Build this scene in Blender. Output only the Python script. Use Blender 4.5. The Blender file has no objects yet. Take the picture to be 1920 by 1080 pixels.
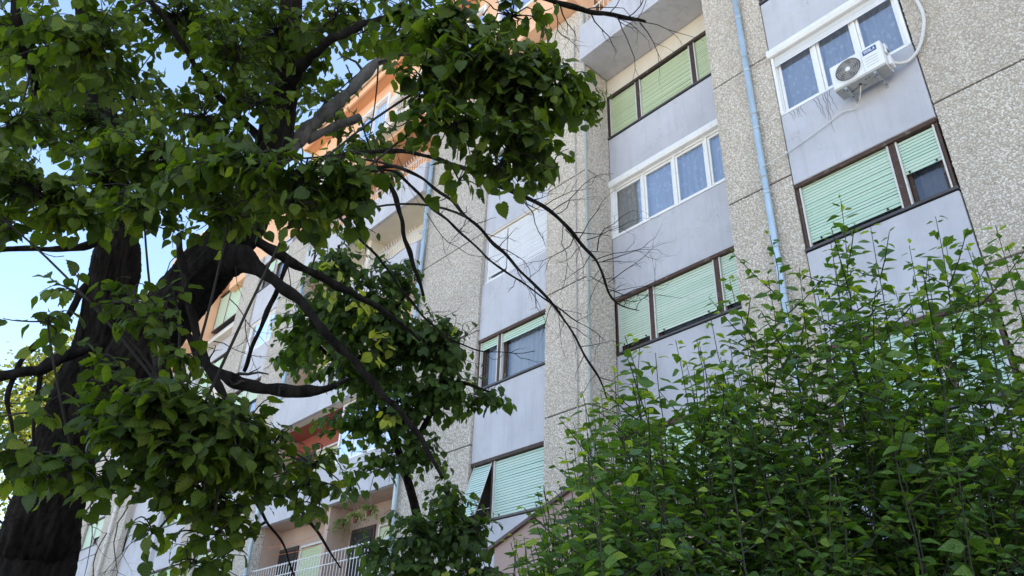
import bpy, math, random
import numpy as np
from mathutils import Matrix, Vector

random.seed(11)
rng = np.random.default_rng(11)
sc = bpy.context.scene
COL = sc.collection

# ------------------------------------------------------------------ camera
H = 1.6                                   # eye height; facade heights below are measured from the eye
F = 1443.37                               # focal length in pixels of a 1920 wide picture
R = np.array([[0.66843768, 0.35356167, 0.65435863],
              [0.7429823, -0.35784891, -0.56561599],
              [0.03418139, 0.86425592, -0.50188976]])
CAM = np.array([0.0, 0.0, H])
cd = bpy.data.cameras.new('camera')
cam = bpy.data.objects.new('camera', cd)
COL.objects.link(cam)
cd.sensor_width = 36.0
cd.lens = F * 36.0 / 1920.0
cd.clip_start = 0.05
cd.clip_end = 3000
cam.matrix_world = Matrix([[*R[0], 0], [*R[1], 0], [*R[2], H], [0, 0, 0, 1]])
sc.camera = cam

# ------------------------------------------------------------------ sky and sun
SUN_EL = math.radians(42)
sun_h = np.array([0.72, 0.69])
sun_h = sun_h / np.linalg.norm(sun_h)
SUN = np.array([sun_h[0] * math.cos(SUN_EL), sun_h[1] * math.cos(SUN_EL), math.sin(SUN_EL)])
w = bpy.data.worlds.new('World')
sc.world = w
w.use_nodes = True
nt = w.node_tree
bg = nt.nodes['Background']
sky = nt.nodes.new('ShaderNodeTexSky')
sky.sky_type = 'NISHITA'
sky.sun_disc = False
sky.sun_elevation = SUN_EL
sky.sun_rotation = math.atan2(SUN[0], SUN[1])
sky.air_density = 1.0
sky.dust_density = 2.0
sky.ozone_density = 1.0
nt.links.new(sky.outputs[0], bg.inputs[0])
bg.inputs[1].default_value = 0.12
sd = bpy.data.lights.new('sun', 'SUN')
sd.energy = 5.0
sd.angle = math.radians(0.5)
sd.color = (1.0, 0.93, 0.82)
so = bpy.data.objects.new('sun', sd)
COL.objects.link(so)
so.rotation_euler = Vector((-SUN[0], -SUN[1], -SUN[2])).to_track_quat('-Z', 'Y').to_euler()
so.location = (30, 40, 60)
sc.view_settings.view_transform = 'Standard'
sc.view_settings.look = 'None'
sc.view_settings.exposure = 2.1
sc.view_settings.gamma = 1.0
sc.render.engine = 'CYCLES'
sc.cycles.max_bounces = 8
sc.cycles.diffuse_bounces = 4
sc.cycles.transparent_max_bounces = 12
sc.cycles.use_denoising = True


# ------------------------------------------------------------------ helpers
def P(px, py, d):
    """A point of the place seen at (px, py) of the photograph, d metres in front of the eye."""
    r = np.array([(px - 960) / F, -(py - 540) / F, -1.0])
    return CAM + (R @ r) * d


def to_px(p):
    c = R.T @ (np.asarray(p) - CAM)
    return 960 + F * c[0] / -c[2], 540 - F * c[1] / -c[2], -c[2]


ORIGIN = {}


def link(o, parent=None):
    COL.objects.link(o)
    if parent is not None:
        o.parent = parent
    return o


def empty(name, loc, label, cat, group=None):
    o = bpy.data.objects.new(name, None)
    o.empty_display_size = 0.3
    o.location = loc
    COL.objects.link(o)
    ORIGIN[o.name] = np.array(loc, float)
    o['label'] = label
    o['category'] = cat
    if group:
        o['group'] = group
    return o


def origin_of(o):
    if o is None:
        return np.zeros(3)
    return ORIGIN[o.name]


def mesh_obj(name, verts, faces, mat, parent=None, smooth=False, kind=None, world=True):
    verts = np.asarray(verts, float).reshape(-1, 3)
    if world:
        verts = verts - origin_of(parent)
    me = bpy.data.meshes.new(name)
    me.from_pydata(verts.tolist(), [], faces)
    if mat:
        me.materials.append(mat)
    if smooth:
        me.polygons.foreach_set('use_smooth', [True] * len(me.polygons))
    me.update()
    o = bpy.data.objects.new(name, me)
    link(o, parent)
    ORIGIN[o.name] = origin_of(parent)
    if kind:
        o['kind'] = kind
    return o


def fast_mesh(name, verts, loops, sizes, mat, parent=None, smooth=False, kind=None, uv=None, tint=None):
    verts = np.asarray(verts, np.float32) - origin_of(parent).astype(np.float32)
    me = bpy.data.meshes.new(name)
    me.vertices.add(len(verts))
    me.vertices.foreach_set('co', verts.ravel())
    me.loops.add(len(loops))
    me.loops.foreach_set('vertex_index', np.asarray(loops, np.int32))
    me.polygons.add(len(sizes))
    st = np.concatenate([[0], np.cumsum(sizes)[:-1]]).astype(np.int32)
    me.polygons.foreach_set('loop_start', st)
    me.polygons.foreach_set('loop_total', np.asarray(sizes, np.int32))
    if smooth:
        me.polygons.foreach_set('use_smooth', np.ones(len(sizes), bool))
    if uv is not None:
        l = me.uv_layers.new(name='UVMap')
        l.data.foreach_set('uv', np.asarray(uv, np.float32)[np.asarray(loops)].ravel())
    if tint is not None:
        a = me.color_attributes.new('tint', 'FLOAT_COLOR', 'POINT')
        a.data.foreach_set('color', np.asarray(tint, np.float32).ravel())
    me.update(calc_edges=True)
    me.validate()
    if mat:
        me.materials.append(mat)
    o = bpy.data.objects.new(name, me)
    link(o, parent)
    ORIGIN[o.name] = origin_of(parent)
    if kind:
        o['kind'] = kind
    return o


class MB:
    """Collects boxes, prisms and tubes for ONE mesh object. Heights are given from the eye when dz = H."""

    def __init__(s, dz=H):
        s.v, s.f, s.dz = [], [], dz

    def box(s, x0, x1, y0, y1, z0, z1):
        n = len(s.v)
        for z in (z0, z1):
            for x, y in ((x0, y0), (x1, y0), (x1, y1), (x0, y1)):
                s.v.append((x, y, z + s.dz))
        s.f += [[n + i for i in q] for q in ((0, 3, 2, 1), (4, 5, 6, 7), (0, 1, 5, 4), (1, 2, 6, 5), (2, 3, 7, 6), (3, 0, 4, 7))]
        return s

    def room(s, x0, x1, y0, y1, z0, z1):
        n = len(s.v)
        for z in (z0, z1):
            for x, y in ((x0, y0), (x1, y0), (x1, y1), (x0, y1)):
                s.v.append((x, y, z + s.dz))
        s.f += [[n + i for i in q] for q in ((0, 1, 2, 3), (4, 7, 6, 5), (1, 5, 6, 2), (2, 6, 7, 3), (3, 7, 4, 0))]
        return s

    def prism(s, pts, d):
        """pts: outline points (3-D), extruded along the vector d"""
        n, k = len(s.v), len(pts)
        for p in pts:
            s.v.append((p[0], p[1], p[2] + s.dz))
        for p in pts:
            s.v.append((p[0] + d[0], p[1] + d[1], p[2] + d[2] + s.dz))
        s.f.append(list(range(k))[::-1])
        s.f.append(list(range(n + k, n + 2 * k)) if n == 0 else [n + k + i for i in range(k)])
        s.f[-2] = [n + i for i in range(k)][::-1]
        for i in range(k):
            j = (i + 1) % k
            s.f.append([n + i, n + j, n + k + j, n + k + i])
        return s

    def tube(s, pts, rad, sides=8, caps=True):
        pts = [np.array([p[0], p[1], p[2] + s.dz], float) for p in pts]
        if not hasattr(rad, '__len__'):
            rad = [rad] * len(pts)
        v, f = tube_arrays(np.array(pts), np.array(rad), sides)
        n = len(s.v)
        s.v += [tuple(x) for x in v]
        s.f += [[n + i for i in q] for q in f]
        if caps:
            s.f.append([n + i for i in range(sides)][::-1])
            m = n + (len(pts) - 1) * sides
            s.f.append([m + i for i in range(sides)])
        return s

    def build(s, name, mat, parent=None, smooth=False, bevel=0, seg=2, kind=None):
        o = mesh_obj(name, s.v, s.f, mat, parent, smooth, kind)
        if bevel:
            b = o.modifiers.new('bevel', 'BEVEL')
            b.width, b.segments, b.limit_method, b.angle_limit = bevel, seg, 'ANGLE', 0.6
            o.data.polygons.foreach_set('use_smooth', [True] * len(o.data.polygons))
            b.harden_normals = True
        return o


def tube_arrays(pts, rad, sides):
    n = len(pts)
    t = np.gradient(pts, axis=0)
    t /= np.linalg.norm(t, axis=1)[:, None] + 1e-12
    a = np.array([0.0, 0.0, 1.0]) if abs(t[0][2]) < 0.9 else np.array([1.0, 0.0, 0.0])
    u = np.cross(t[0], a)
    u /= np.linalg.norm(u)
    V = np.zeros((n, sides, 3))
    ang = np.linspace(0, 2 * math.pi, sides, endpoint=False)
    ca, sa = np.cos(ang), np.sin(ang)
    for i in range(n):
        u = u - t[i] * u.dot(t[i])
        u /= np.linalg.norm(u) + 1e-12
        b = np.cross(t[i], u)
        V[i] = pts[i] + rad[i] * (ca[:, None] * u + sa[:, None] * b)
    f = []
    for i in range(n - 1):
        for j in range(sides):
            k = (j + 1) % sides
            f.append([i * sides + j, i * sides + k, (i + 1) * sides + k, (i + 1) * sides + j])
    return V.reshape(-1, 3), f


def catmull(pts, rad, step):
    """smooth polyline through pts, one sample about every `step` metres"""
    pts = np.asarray(pts, float)
    rad = np.asarray(rad, float)
    p = np.vstack([2 * pts[0] - pts[1], pts, 2 * pts[-1] - pts[-2]])
    out, ro = [], []
    for i in range(1, len(p) - 2):
        L = np.linalg.norm(p[i + 1] - p[i])
        m = max(2, int(L / step) + 1)
        for k in range(m):
            t = k / m
            a = 2 * p[i]
            b = p[i + 1] - p[i - 1]
            c = 2 * p[i - 1] - 5 * p[i] + 4 * p[i + 1] - p[i + 2]
            d = -p[i - 1] + 3 * p[i] - 3 * p[i + 1] + p[i + 2]
            out.append(0.5 * (a + b * t + c * t * t + d * t ** 3))
            ro.append(rad[i - 1] * (1 - t) + rad[i] * t)
    out.append(pts[-1])
    ro.append(rad[-1])
    return np.array(out), np.array(ro)


# ------------------------------------------------------------------ materials
def new_mat(name):
    m = bpy.data.materials.new(name)
    m.use_nodes = True
    n = m.node_tree.nodes
    return m, n, m.node_tree.links, n['Principled BSDF'], n['Material Output']


def coords(n, l, scale=(1, 1, 1), kind='Object'):
    tc = n.new('ShaderNodeTexCoord')
    mp = n.new('ShaderNodeMapping')
    mp.inputs['Scale'].default_value = scale
    l.new(tc.outputs[kind], mp.inputs[0])
    return mp.outputs[0]


def noise(n, l, vec, scale, detail=6, rough=0.6, dist=0.0):
    t = n.new('ShaderNodeTexNoise')
    t.inputs['Scale'].default_value = scale
    t.inputs['Detail'].default_value = detail
    t.inputs['Roughness'].default_value = rough
    t.inputs['Distortion'].default_value = dist
    l.new(vec, t.inputs['Vector'])
    return t.outputs['Fac']


def ramp(n, l, fac, stops):
    r = n.new('ShaderNodeValToRGB')
    e = r.color_ramp.elements
    while len(e) < len(stops):
        e.new(0.5)
    for i, (p, c) in enumerate(stops):
        e[i].position = p
        e[i].color = (*c, 1) if len(c) == 3 else c
    l.new(fac, r.inputs[0])
    return r.outputs[0]


def mix(n, l, a, b, fac, mode='MIX'):
    m = n.new('ShaderNodeMix')
    m.data_type = 'RGBA'
    m.blend_type = mode
    for s, v in ((m.inputs[0], fac), (m.inputs[6], a), (m.inputs[7], b)):
        if isinstance(v, (int, float)):
            s.default_value = v
        elif isinstance(v, tuple):
            s.default_value = (*v, 1)
        else:
            l.new(v, s)
    return m.outputs[2]


def mathn(n, l, op, a, b=0.0):
    m = n.new('ShaderNodeMath')
    m.operation = op
    for s, v in ((m.inputs[0], a), (m.inputs[1], b)):
        if isinstance(v, (int, float)):
            s.default_value = v
        else:
            l.new(v, s)
    return m.outputs[0]


def bump(n, l, height, strength, dist, bsdf, prev=None):
    b = n.new('ShaderNodeBump')
    b.inputs['Strength'].default_value = strength
    b.inputs['Distance'].default_value = dist
    l.new(height, b.inputs['Height'])
    if prev is not None:
        l.new(prev, b.inputs['Normal'])
    if bsdf:
        l.new(b.outputs[0], bsdf.inputs['Normal'])
    return b.outputs[0]


def plain(name, col, rough=0.6, var=0.12, scale=6.0, bmp=0.0, metallic=0.0, dirt=None, stretch=(1, 1, 1), spec=0.4):
    """painted / plastic / metal surface: a base colour with uneven wear and a fine relief"""
    m, n, l, b, o = new_mat(name)
    v = coords(n, l, stretch)
    f = noise(n, l, v, scale, 8, 0.65)
    lo = tuple(c * (1 - var) for c in col)
    hi = tuple(min(1, c * (1 + var)) for c in col)
    c = ramp(n, l, f, [(0.3, lo), (0.7, hi)])
    if dirt:
        g = noise(n, l, v, scale * 2.7, 10, 0.75, 0.4)
        k = ramp(n, l, g, [(0.56, (0, 0, 0)), (0.72, (1, 1, 1))])
        c = mix(n, l, c, dirt, k)
    l.new(c, b.inputs['Base Color'])
    b.inputs['Roughness'].default_value = rough
    b.inputs['Metallic'].default_value = metallic
    b.inputs['Specular IOR Level'].default_value = spec
    if bmp:
        bump(n, l, noise(n, l, v, scale * 12, 4), bmp, 0.01, b)
    return m


def stucco(name, col, var=0.08, streak=0.25, specks=True):
    m, n, l, b, o = new_mat(name)
    v = coords(n, l)
    big = noise(n, l, v, 0.9, 6, 0.6)
    c = ramp(n, l, big, [(0.3, tuple(x * (1 - var) for x in col)), (0.7, tuple(min(1, x * (1 + var)) for x in col))])
    sv = coords(n, l, (3.0, 3.0, 0.25))
    st = noise(n, l, sv, 2.2, 8, 0.7)
    k = ramp(n, l, st, [(0.5, (0, 0, 0)), (0.85, (streak, streak, streak))])
    c = mix(n, l, c, tuple(x * 0.62 for x in col), k)
    pa = ramp(n, l, noise(n, l, v, 1.4, 3, 0.5, 1.5), [(0.60, (0, 0, 0)), (0.625, (0.15, 0.15, 0.15))])
    c = mix(n, l, c, tuple(min(1, x * 1.13) for x in col), pa)
    cr = n.new('ShaderNodeTexVoronoi')
    cr.feature = 'DISTANCE_TO_EDGE'
    cr.inputs['Scale'].default_value = 0.9
    wob = n.new('ShaderNodeVectorMath')
    wob.operation = 'ADD'
    l.new(v, wob.inputs[0])
    nz = n.new('ShaderNodeTexNoise')
    nz.inputs['Scale'].default_value = 4.0
    l.new(v, nz.inputs['Vector'])
    l.new(nz.outputs['Color'], wob.inputs[1])
    l.new(wob.outputs[0], cr.inputs['Vector'])
    ck = ramp(n, l, cr.outputs['Distance'], [(0.002, (0.5, 0.5, 0.5)), (0.007, (0, 0, 0))])
    ck = mix(n, l, (0, 0, 0), ck, ramp(n, l, noise(n, l, v, 0.8, 2), [(0.5, (0, 0, 0)), (0.6, (1, 1, 1))]))
    c = mix(n, l, c, tuple(x * 0.45 for x in col), ck)
    if specks:
        vo = n.new('ShaderNodeTexVoronoi')
        vo.inputs['Scale'].default_value = 9.0
        l.new(v, vo.inputs['Vector'])
        d = ramp(n, l, vo.outputs['Distance'], [(0.012, (1, 1, 1)), (0.05, (0, 0, 0))])
        g = noise(n, l, v, 1.7, 2)
        g = ramp(n, l, g, [(0.5, (0, 0, 0)), (0.6, (0.7, 0.7, 0.7))])
        c = mix(n, l, c, (0.12, 0.11, 0.11), mix(n, l, (0, 0, 0), d, g))
    l.new(c, b.inputs['Base Color'])
    b.inputs['Roughness'].default_value = 0.85
    b.inputs['Specular IOR Level'].default_value = 0.2
    fine = noise(n, l, v, 120, 4)
    h = bump(n, l, noise(n, l, v, 6, 5), 0.25, 0.02, None)
    bump(n, l, fine, 0.35, 0.004, b, h)
    return m


def pebble_wall_mat(name, bmp=0.9):
    """exposed aggregate where the chips themselves are not modelled (far walls) and the mortar between them (near walls)"""
    m, n, l, b, o = new_mat(name)
    v = coords(n, l)
    wv = n.new('ShaderNodeTexVoronoi')
    wv.inputs['Scale'].default_value = 31
    wv.inputs['Randomness'].default_value = 1.0
    l.new(v, wv.inputs['Vector'])
    cell = n.new('ShaderNodeSeparateColor')
    l.new(wv.outputs['Color'], cell.inputs[0])
    c = ramp(n, l, cell.outputs[0], [(0.0, (0.46, 0.395, 0.32)), (0.3, (0.60, 0.54, 0.455)), (0.65, (0.70, 0.64, 0.55)), (1.0, (0.79, 0.745, 0.67))])
    ed = ramp(n, l, wv.outputs['Distance'], [(0.35, (0, 0, 0)), (0.75, (1, 1, 1))])
    c = mix(n, l, c, (0.40, 0.35, 0.285), ed)
    big = ramp(n, l, noise(n, l, v, 0.6, 4), [(0.3, (0.86, 0.86, 0.86)), (0.7, (1.0, 1.0, 1.0))])
    c = mix(n, l, c, big, 1.0, 'MULTIPLY')
    l.new(c, b.inputs['Base Color'])
    b.inputs['Roughness'].default_value = 0.8
    inv = mathn(n, l, 'SUBTRACT', 1.0, wv.outputs['Distance'])
    bump(n, l, inv, bmp, 0.03, b)
    return m


def tinted(name, rough=0.7, grain=40):
    """colour from the per-piece tint attribute, with a little grain"""
    m, n, l, b, o = new_mat(name)
    a = n.new('ShaderNodeAttribute')
    a.attribute_name = 'tint'
    g = ramp(n, l, noise(n, l, coords(n, l), grain, 3), [(0.3, (0.8, 0.8, 0.8)), (0.7, (1, 1, 1))])
    l.new(mix(n, l, a.outputs['Color'], g, 1.0, 'MULTIPLY'), b.inputs['Base Color'])
    b.inputs['Roughness'].default_value = rough
    return m


def leaf_mat(name, trans=0.5, rough=0.5, vein=0.3, tcol=(1.9, 2.0, 0.45)):
    """leaf blade: glossy upper tissue, light passing through, veins fanning from the midrib (uv: across, along)"""
    m, n, l, b, o = new_mat(name)
    a = n.new('ShaderNodeAttribute')
    a.attribute_name = 'tint'
    uv = n.new('ShaderNodeUVMap')
    uv.uv_map = 'UVMap'
    sep = n.new('ShaderNodeSeparateXYZ')
    l.new(uv.outputs[0], sep.inputs[0])
    au = mathn(n, l, 'ABSOLUTE', sep.outputs[0])
    fr = mathn(n, l, 'FRACT', mathn(n, l, 'ADD', sep.outputs[1], 50.0))
    tri = mathn(n, l, 'ABSOLUTE', mathn(n, l, 'SUBTRACT', fr, 0.5))      # 0 mid, .5 at the vein
    side = ramp(n, l, tri, [(0.43, (0, 0, 0)), (0.49, (1, 1, 1))])
    mid = ramp(n, l, au, [(0.012, (1, 1, 1)), (0.04, (0, 0, 0))])
    veins = mix(n, l, side, mid, 1.0, 'LIGHTEN')
    blotch = ramp(n, l, noise(n, l, coords(n, l), 60, 4), [(0.25, (0.75, 0.78, 0.7)), (0.7, (1.1, 1.08, 1.0))])
    base = mix(n, l, a.outputs['Color'], blotch, 1.0, 'MULTIPLY')
    surf = mix(n, l, base, (0.13, 0.18, 0.05), mix(n, l, (0, 0, 0), veins, vein))
    l.new(surf, b.inputs['Base Color'])
    b.inputs['Roughness'].default_value = rough
    b.inputs['Specular IOR Level'].default_value = 0.3
    h = bump(n, l, tri, 0.32, 0.012, b)
    tr = n.new('ShaderNodeBsdfTranslucent')
    tb = mix(n, l, base, tcol, 1.0, 'MULTIPLY')
    tb = mix(n, l, tb, mix(n, l, tb, (0.25, 0.25, 0.25), 1.0, 'MULTIPLY'), mix(n, l, (0, 0, 0), veins, 0.75))
    l.new(tb, tr.inputs['Color'])
    l.new(h, tr.inputs['Normal'])
    ms = n.new('ShaderNodeMixShader')
    ms.inputs[0].default_value = trans
    l.new(b.outputs[0], ms.inputs[1])
    l.new(tr.outputs[0], ms.inputs[2])
    l.new(ms.outputs[0], o.inputs['Surface'])
    return m


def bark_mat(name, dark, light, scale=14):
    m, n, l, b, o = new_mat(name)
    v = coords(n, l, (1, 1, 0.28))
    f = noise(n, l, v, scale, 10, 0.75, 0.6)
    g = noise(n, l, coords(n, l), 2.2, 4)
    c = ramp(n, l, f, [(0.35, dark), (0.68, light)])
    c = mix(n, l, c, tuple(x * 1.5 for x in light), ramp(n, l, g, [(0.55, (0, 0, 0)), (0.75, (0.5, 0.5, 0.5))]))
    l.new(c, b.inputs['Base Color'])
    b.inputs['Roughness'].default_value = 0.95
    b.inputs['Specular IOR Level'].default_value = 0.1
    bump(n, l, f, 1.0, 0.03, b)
    return m


def wood_mat(name, dark, light):
    m, n, l, b, o = new_mat(name)
    v = coords(n, l, (1.2, 4, 6))
    f = noise(n, l, v, 7, 10, 0.75, 0.8)
    c = ramp(n, l, f, [(0.32, dark), (0.62, light)])
    g = noise(n, l, coords(n, l), 5, 8, 0.7)
    c = mix(n, l, c, (0.30, 0.25, 0.20), ramp(n, l, g, [(0.58, (0, 0, 0)), (0.7, (0.8, 0.8, 0.8))]))
    l.new(c, b.inputs['Base Color'])
    b.inputs['Roughness'].default_value = 0.75
    bump(n, l, f, 0.6, 0.01, b)
    return m


def glass_mat(name, tint=(0.85, 0.9, 0.92), boost=1.0):
    m, n, l, b, o = new_mat(name)
    n.remove(b)
    t = n.new('ShaderNodeBsdfTransparent')
    t.inputs[0].default_value = (*tint, 1)
    g = n.new('ShaderNodeBsdfGlossy')
    g.inputs['Roughness'].default_value = 0.015
    g.inputs['Color'].default_value = (0.9, 0.93, 1.0, 1)
    fr = n.new('ShaderNodeFresnel')
    fr.inputs['IOR'].default_value = 1.5
    wv = noise(n, l, coords(n, l), 1.6, 2)
    bp = n.new('ShaderNodeBump')
    bp.inputs['Strength'].default_value = 0.06
    bp.inputs['Distance'].default_value = 0.05
    l.new(wv, bp.inputs['Height'])
    l.new(bp.outputs[0], g.inputs['Normal'])
    # two panes of a double window reflect about twice as much as one surface pair
    k = mathn(n, l, 'MINIMUM', mathn(n, l, 'MULTIPLY', fr.outputs[0], 6.0 * boost), 1.0)
    ms = n.new('ShaderNodeMixShader')
    l.new(k, ms.inputs[0])
    l.new(t.outputs[0], ms.inputs[1])
    l.new(g.outputs[0], ms.inputs[2])
    l.new(ms.outputs[0], o.inputs['Surface'])
    return m


def cloth_mat(name, col, lace=False):
    m, n, l, b, o = new_mat(name)
    v = coords(n, l)
    c = mix(n, l, col, tuple(x * 0.95 for x in col), ramp(n, l, noise(n, l, v, 3, 3), [(0.4, (0, 0, 0)), (0.6, (1, 1, 1))]))
    tr = n.new('ShaderNodeBsdfTranslucent')
    l.new(c, tr.inputs['Color'])
    l.new(c, b.inputs['Base Color'])
    b.inputs['Roughness'].default_value = 0.9
    ms = n.new('ShaderNodeMixShader')
    ms.inputs[0].default_value = 0.35
    l.new(b.outputs[0], ms.inputs[1])
    l.new(tr.outputs[0], ms.inputs[2])
    last = ms.outputs[0]
    if lace:
        w1 = n.new('ShaderNodeTexVoronoi')
        w1.inputs['Scale'].default_value = 11.0
        dn = n.new('ShaderNodeTexNoise')
        dn.inputs['Scale'].default_value = 9.0
        l.new(v, dn.inputs['Vector'])
        dm = n.new('ShaderNodeVectorMath')
        dm.operation = 'MULTIPLY_ADD'
        l.new(dn.outputs['Color'], dm.inputs[0])
        dm.inputs[1].default_value = (0.12, 0.0, 0.12)
        l.new(coords(n, l, (1, 0.2, 0.5)), dm.inputs[2])
        l.new(dm.outputs[0], w1.inputs['Vector'])
        leafy = ramp(n, l, w1.outputs['Distance'], [(0.30, (1, 1, 1)), (0.36, (0, 0, 0))])
        t = n.new('ShaderNodeBsdfTransparent')
        m2 = n.new('ShaderNodeMixShader')
        l.new(mix(n, l, (0.80, 0.80, 0.80), (1.0, 1.0, 1.0), leafy), m2.inputs[0])
        l.new(t.outputs[0], m2.inputs[1])
        l.new(last, m2.inputs[2])
        last = m2.outputs[0]
    l.new(last, o.inputs['Surface'])
    return m


M = {}
M['pebble'] = pebble_wall_mat('pebbledash')
M['mortar'] = plain('mortar', (0.46, 0.40, 0.325), 0.95, 0.2, 9, 0.6)
M['chips'] = tinted('stone_chips', 0.7)
M['lilac'] = stucco('lilac_render', (0.50, 0.497, 0.522), 0.11, 0.55)
M['cream'] = stucco('cream_render', (0.66, 0.60, 0.50), specks=False)
M['warm'] = stucco('pale_pink_render', (0.47, 0.345, 0.28), specks=False)
M['orange'] = stucco('orange_render', (0.80, 0.48, 0.29), specks=False)
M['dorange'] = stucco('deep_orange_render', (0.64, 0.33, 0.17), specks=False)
M['terracotta'] = stucco('terracotta_paint', (0.33, 0.10, 0.07), specks=False)
M['pink'] = stucco('porch_render', (0.42, 0.30, 0.26), specks=True)
M['joint'] = plain('joint_sealant', (0.13, 0.12, 0.11), 0.9, 0.3, 5, 0.3)
M['white'] = plain('white_plastic', (0.80, 0.79, 0.76), 0.35, 0.05, 3, dirt=(0.55, 0.52, 0.47))
M['offwhite'] = plain('aged_white_paint', (0.62, 0.60, 0.56), 0.5, 0.1, 6, 0.2, dirt=(0.34, 0.26, 0.20))
M['railing'] = plain('white_railing_paint', (0.74, 0.74, 0.72), 0.45, 0.08, 9, dirt=(0.4, 0.3, 0.22))
def slat_mat(name, col, fade):
    m, n, l, b, o = new_mat(name)
    v = coords(n, l, (1, 1, 1))
    oi = n.new('ShaderNodeObjectInfo')
    c = mix(n, l, col, fade, oi.outputs['Random'])
    g_ = noise(n, l, coords(n, l, (5, 1, 30)), 3, 8, 0.7)
    c = mix(n, l, c, tuple(x * 0.72 for x in col), ramp(n, l, g_, [(0.5, (0, 0, 0)), (0.8, (0.6, 0.6, 0.6))]))
    l.new(c, b.inputs['Base Color'])
    b.inputs['Roughness'].default_value = 0.5
    return m


M['green'] = slat_mat('mint_slat_plastic', (0.46, 0.64, 0.48), (0.54, 0.68, 0.53))
M['green2'] = slat_mat('bluish_slat_plastic', (0.45, 0.62, 0.53), (0.53, 0.67, 0.58))
M['green3'] = slat_mat('bleached_slat_plastic', (0.52, 0.66, 0.50), (0.60, 0.70, 0.56))
M['lime'] = slat_mat('faded_lime_slat_plastic', (0.46, 0.54, 0.31), (0.54, 0.61, 0.38))
M['wslat'] = plain('white_slat_plastic', (0.72, 0.71, 0.69), 0.4, 0.05, 3)
M['wood'] = wood_mat('weathered_brown_wood', (0.022, 0.013, 0.010), (0.10, 0.052, 0.032))
M['dwood'] = wood_mat('dark_wood', (0.02, 0.013, 0.01), (0.07, 0.045, 0.032))
M['dark'] = plain('dark_recess', (0.02, 0.019, 0.018), 0.8, 0.2, 4)
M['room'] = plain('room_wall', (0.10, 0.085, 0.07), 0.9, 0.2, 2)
M['metal'] = plain('galvanised_metal', (0.45, 0.47, 0.48), 0.42, 0.12, 8, 0.1, 0.55, dirt=(0.35, 0.33, 0.30))
M['pipe'] = plain('light_blue_downpipe', (0.44, 0.55, 0.62), 0.42, 0.18, 5, 0.15, 0.3, dirt=(0.36, 0.42, 0.45), stretch=(1, 1, 0.3))
M['sillmetal'] = plain('dark_sill_metal', (0.09, 0.08, 0.075), 0.45, 0.2, 8, 0.1, 0.4)
M['trim'] = plain('corner_trim', (0.36, 0.38, 0.34), 0.7, 0.1, 7, 0.1, 0.0)
M['ac'] = plain('white_casing', (0.78, 0.78, 0.76), 0.32, 0.03, 3)
M['acgrey'] = plain('casing_underside', (0.42, 0.42, 0.40), 0.5, 0.1, 8, 0.1, dirt=(0.3, 0.28, 0.25))
M['black'] = plain('black_plastic', (0.02, 0.02, 0.021), 0.45, 0.2, 5)
M['fan'] = plain('grey_fan', (0.16, 0.155, 0.145), 0.5, 0.1, 5)
M['logoblue'] = plain('logo_blue', (0.035, 0.09, 0.27), 0.4, 0.04, 3)
M['hose'] = plain('white_hose', (0.66, 0.64, 0.60), 0.55, 0.06, 9)
M['cable'] = plain('grey_cable', (0.36, 0.33, 0.31), 0.6, 0.1, 9)
M['glass'] = glass_mat('window_glass')
M['oldglass'] = glass_mat('old_window_glass', (0.8, 0.82, 0.82), 0.42)
M['curtain'] = cloth_mat('white_curtain', (0.80, 0.80, 0.80))
M['lace'] = cloth_mat('lace_curtain', (0.86, 0.87, 0.88), True)
M['greycloth'] = cloth_mat('grey_net_curtain', (0.32, 0.31, 0.31))
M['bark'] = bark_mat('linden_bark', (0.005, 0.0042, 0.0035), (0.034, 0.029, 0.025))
M['greybark'] = bark_mat('smooth_grey_bark', (0.07, 0.065, 0.06), (0.20, 0.185, 0.17), 26)
M['twig'] = plain('twig_bark', (0.030, 0.026, 0.022), 0.85, 0.25, 30)
M['stem'] = plain('green_stem', (0.028, 0.030, 0.016), 0.7, 0.25, 30)
M['leaf'] = leaf_mat('linden_leaf')
M['leaf2'] = leaf_mat('shrub_leaf', 0.42, 0.38, 0.15)
M['leaf3'] = leaf_mat('sunlit_leaf', 0.45, 0.5, 0.0)
M['bounce_ground'] = plain('pale_bounce_paving', (0.34, 0.32, 0.28), 0.95, 0.2, 2, 0.3)  # unseen ground, made pale to bounce sunlight onto the facade
M['tar'] = plain('roof_edge_metal', (0.10, 0.06, 0.05), 0.6, 0.3, 6, 0.2)
M['stain'] = plain('dried_drip', (0.13, 0.12, 0.125), 0.9, 0.2, 20)
M['roof'] = plain('roof_sheet', (0.16, 0.13, 0.12), 0.7, 0.2, 4, 0.2)
M['terracotta_pot'] = plain('clay_pot', (0.16, 0.06, 0.04), 0.8, 0.15, 10)

# ------------------------------------------------------------------ ground
g = MB(0)
g.v = [(-900, -900, 0), (900, -900, 0), (900, 900, 0), (-900, 900, 0)]
g.f = [[0, 1, 2, 3]]
gr = g.build('ground', M['bounce_ground'])
gr['kind'] = 'structure'

# ------------------------------------------------------------------ apartment building
BX0, BX1 = -44.6, 40.0  # right end stretched far out of view to stop sun coming round it
YF = 10.0                                  # plane of the pebbledash facade
BLD = empty('apartment_building', (-20, YF, 0),
            'long shaded apartment block with pebbledash walls, lilac panels and orange top floor', 'building')
SILL = {-1: 0.85, 0: 3.70, 1: 6.66, 2: 9.48, 3: 12.31, 4: 15.15}
HEAD = {-1: 2.12, 0: 5.00, 1: 7.95, 2: 10.82, 3: 13.66, 4: 16.45}
JOINTS = [-1.6, 0.0 - 0.25, 2.6, 5.42, 8.2, 10.98, 13.76, 16.5]

b = MB()
b.box(BX0 + 0.1, BX1, 12.4, 21.5, -H, 20.3)
b.build('rear_body', M['cream'], BLD)


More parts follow.
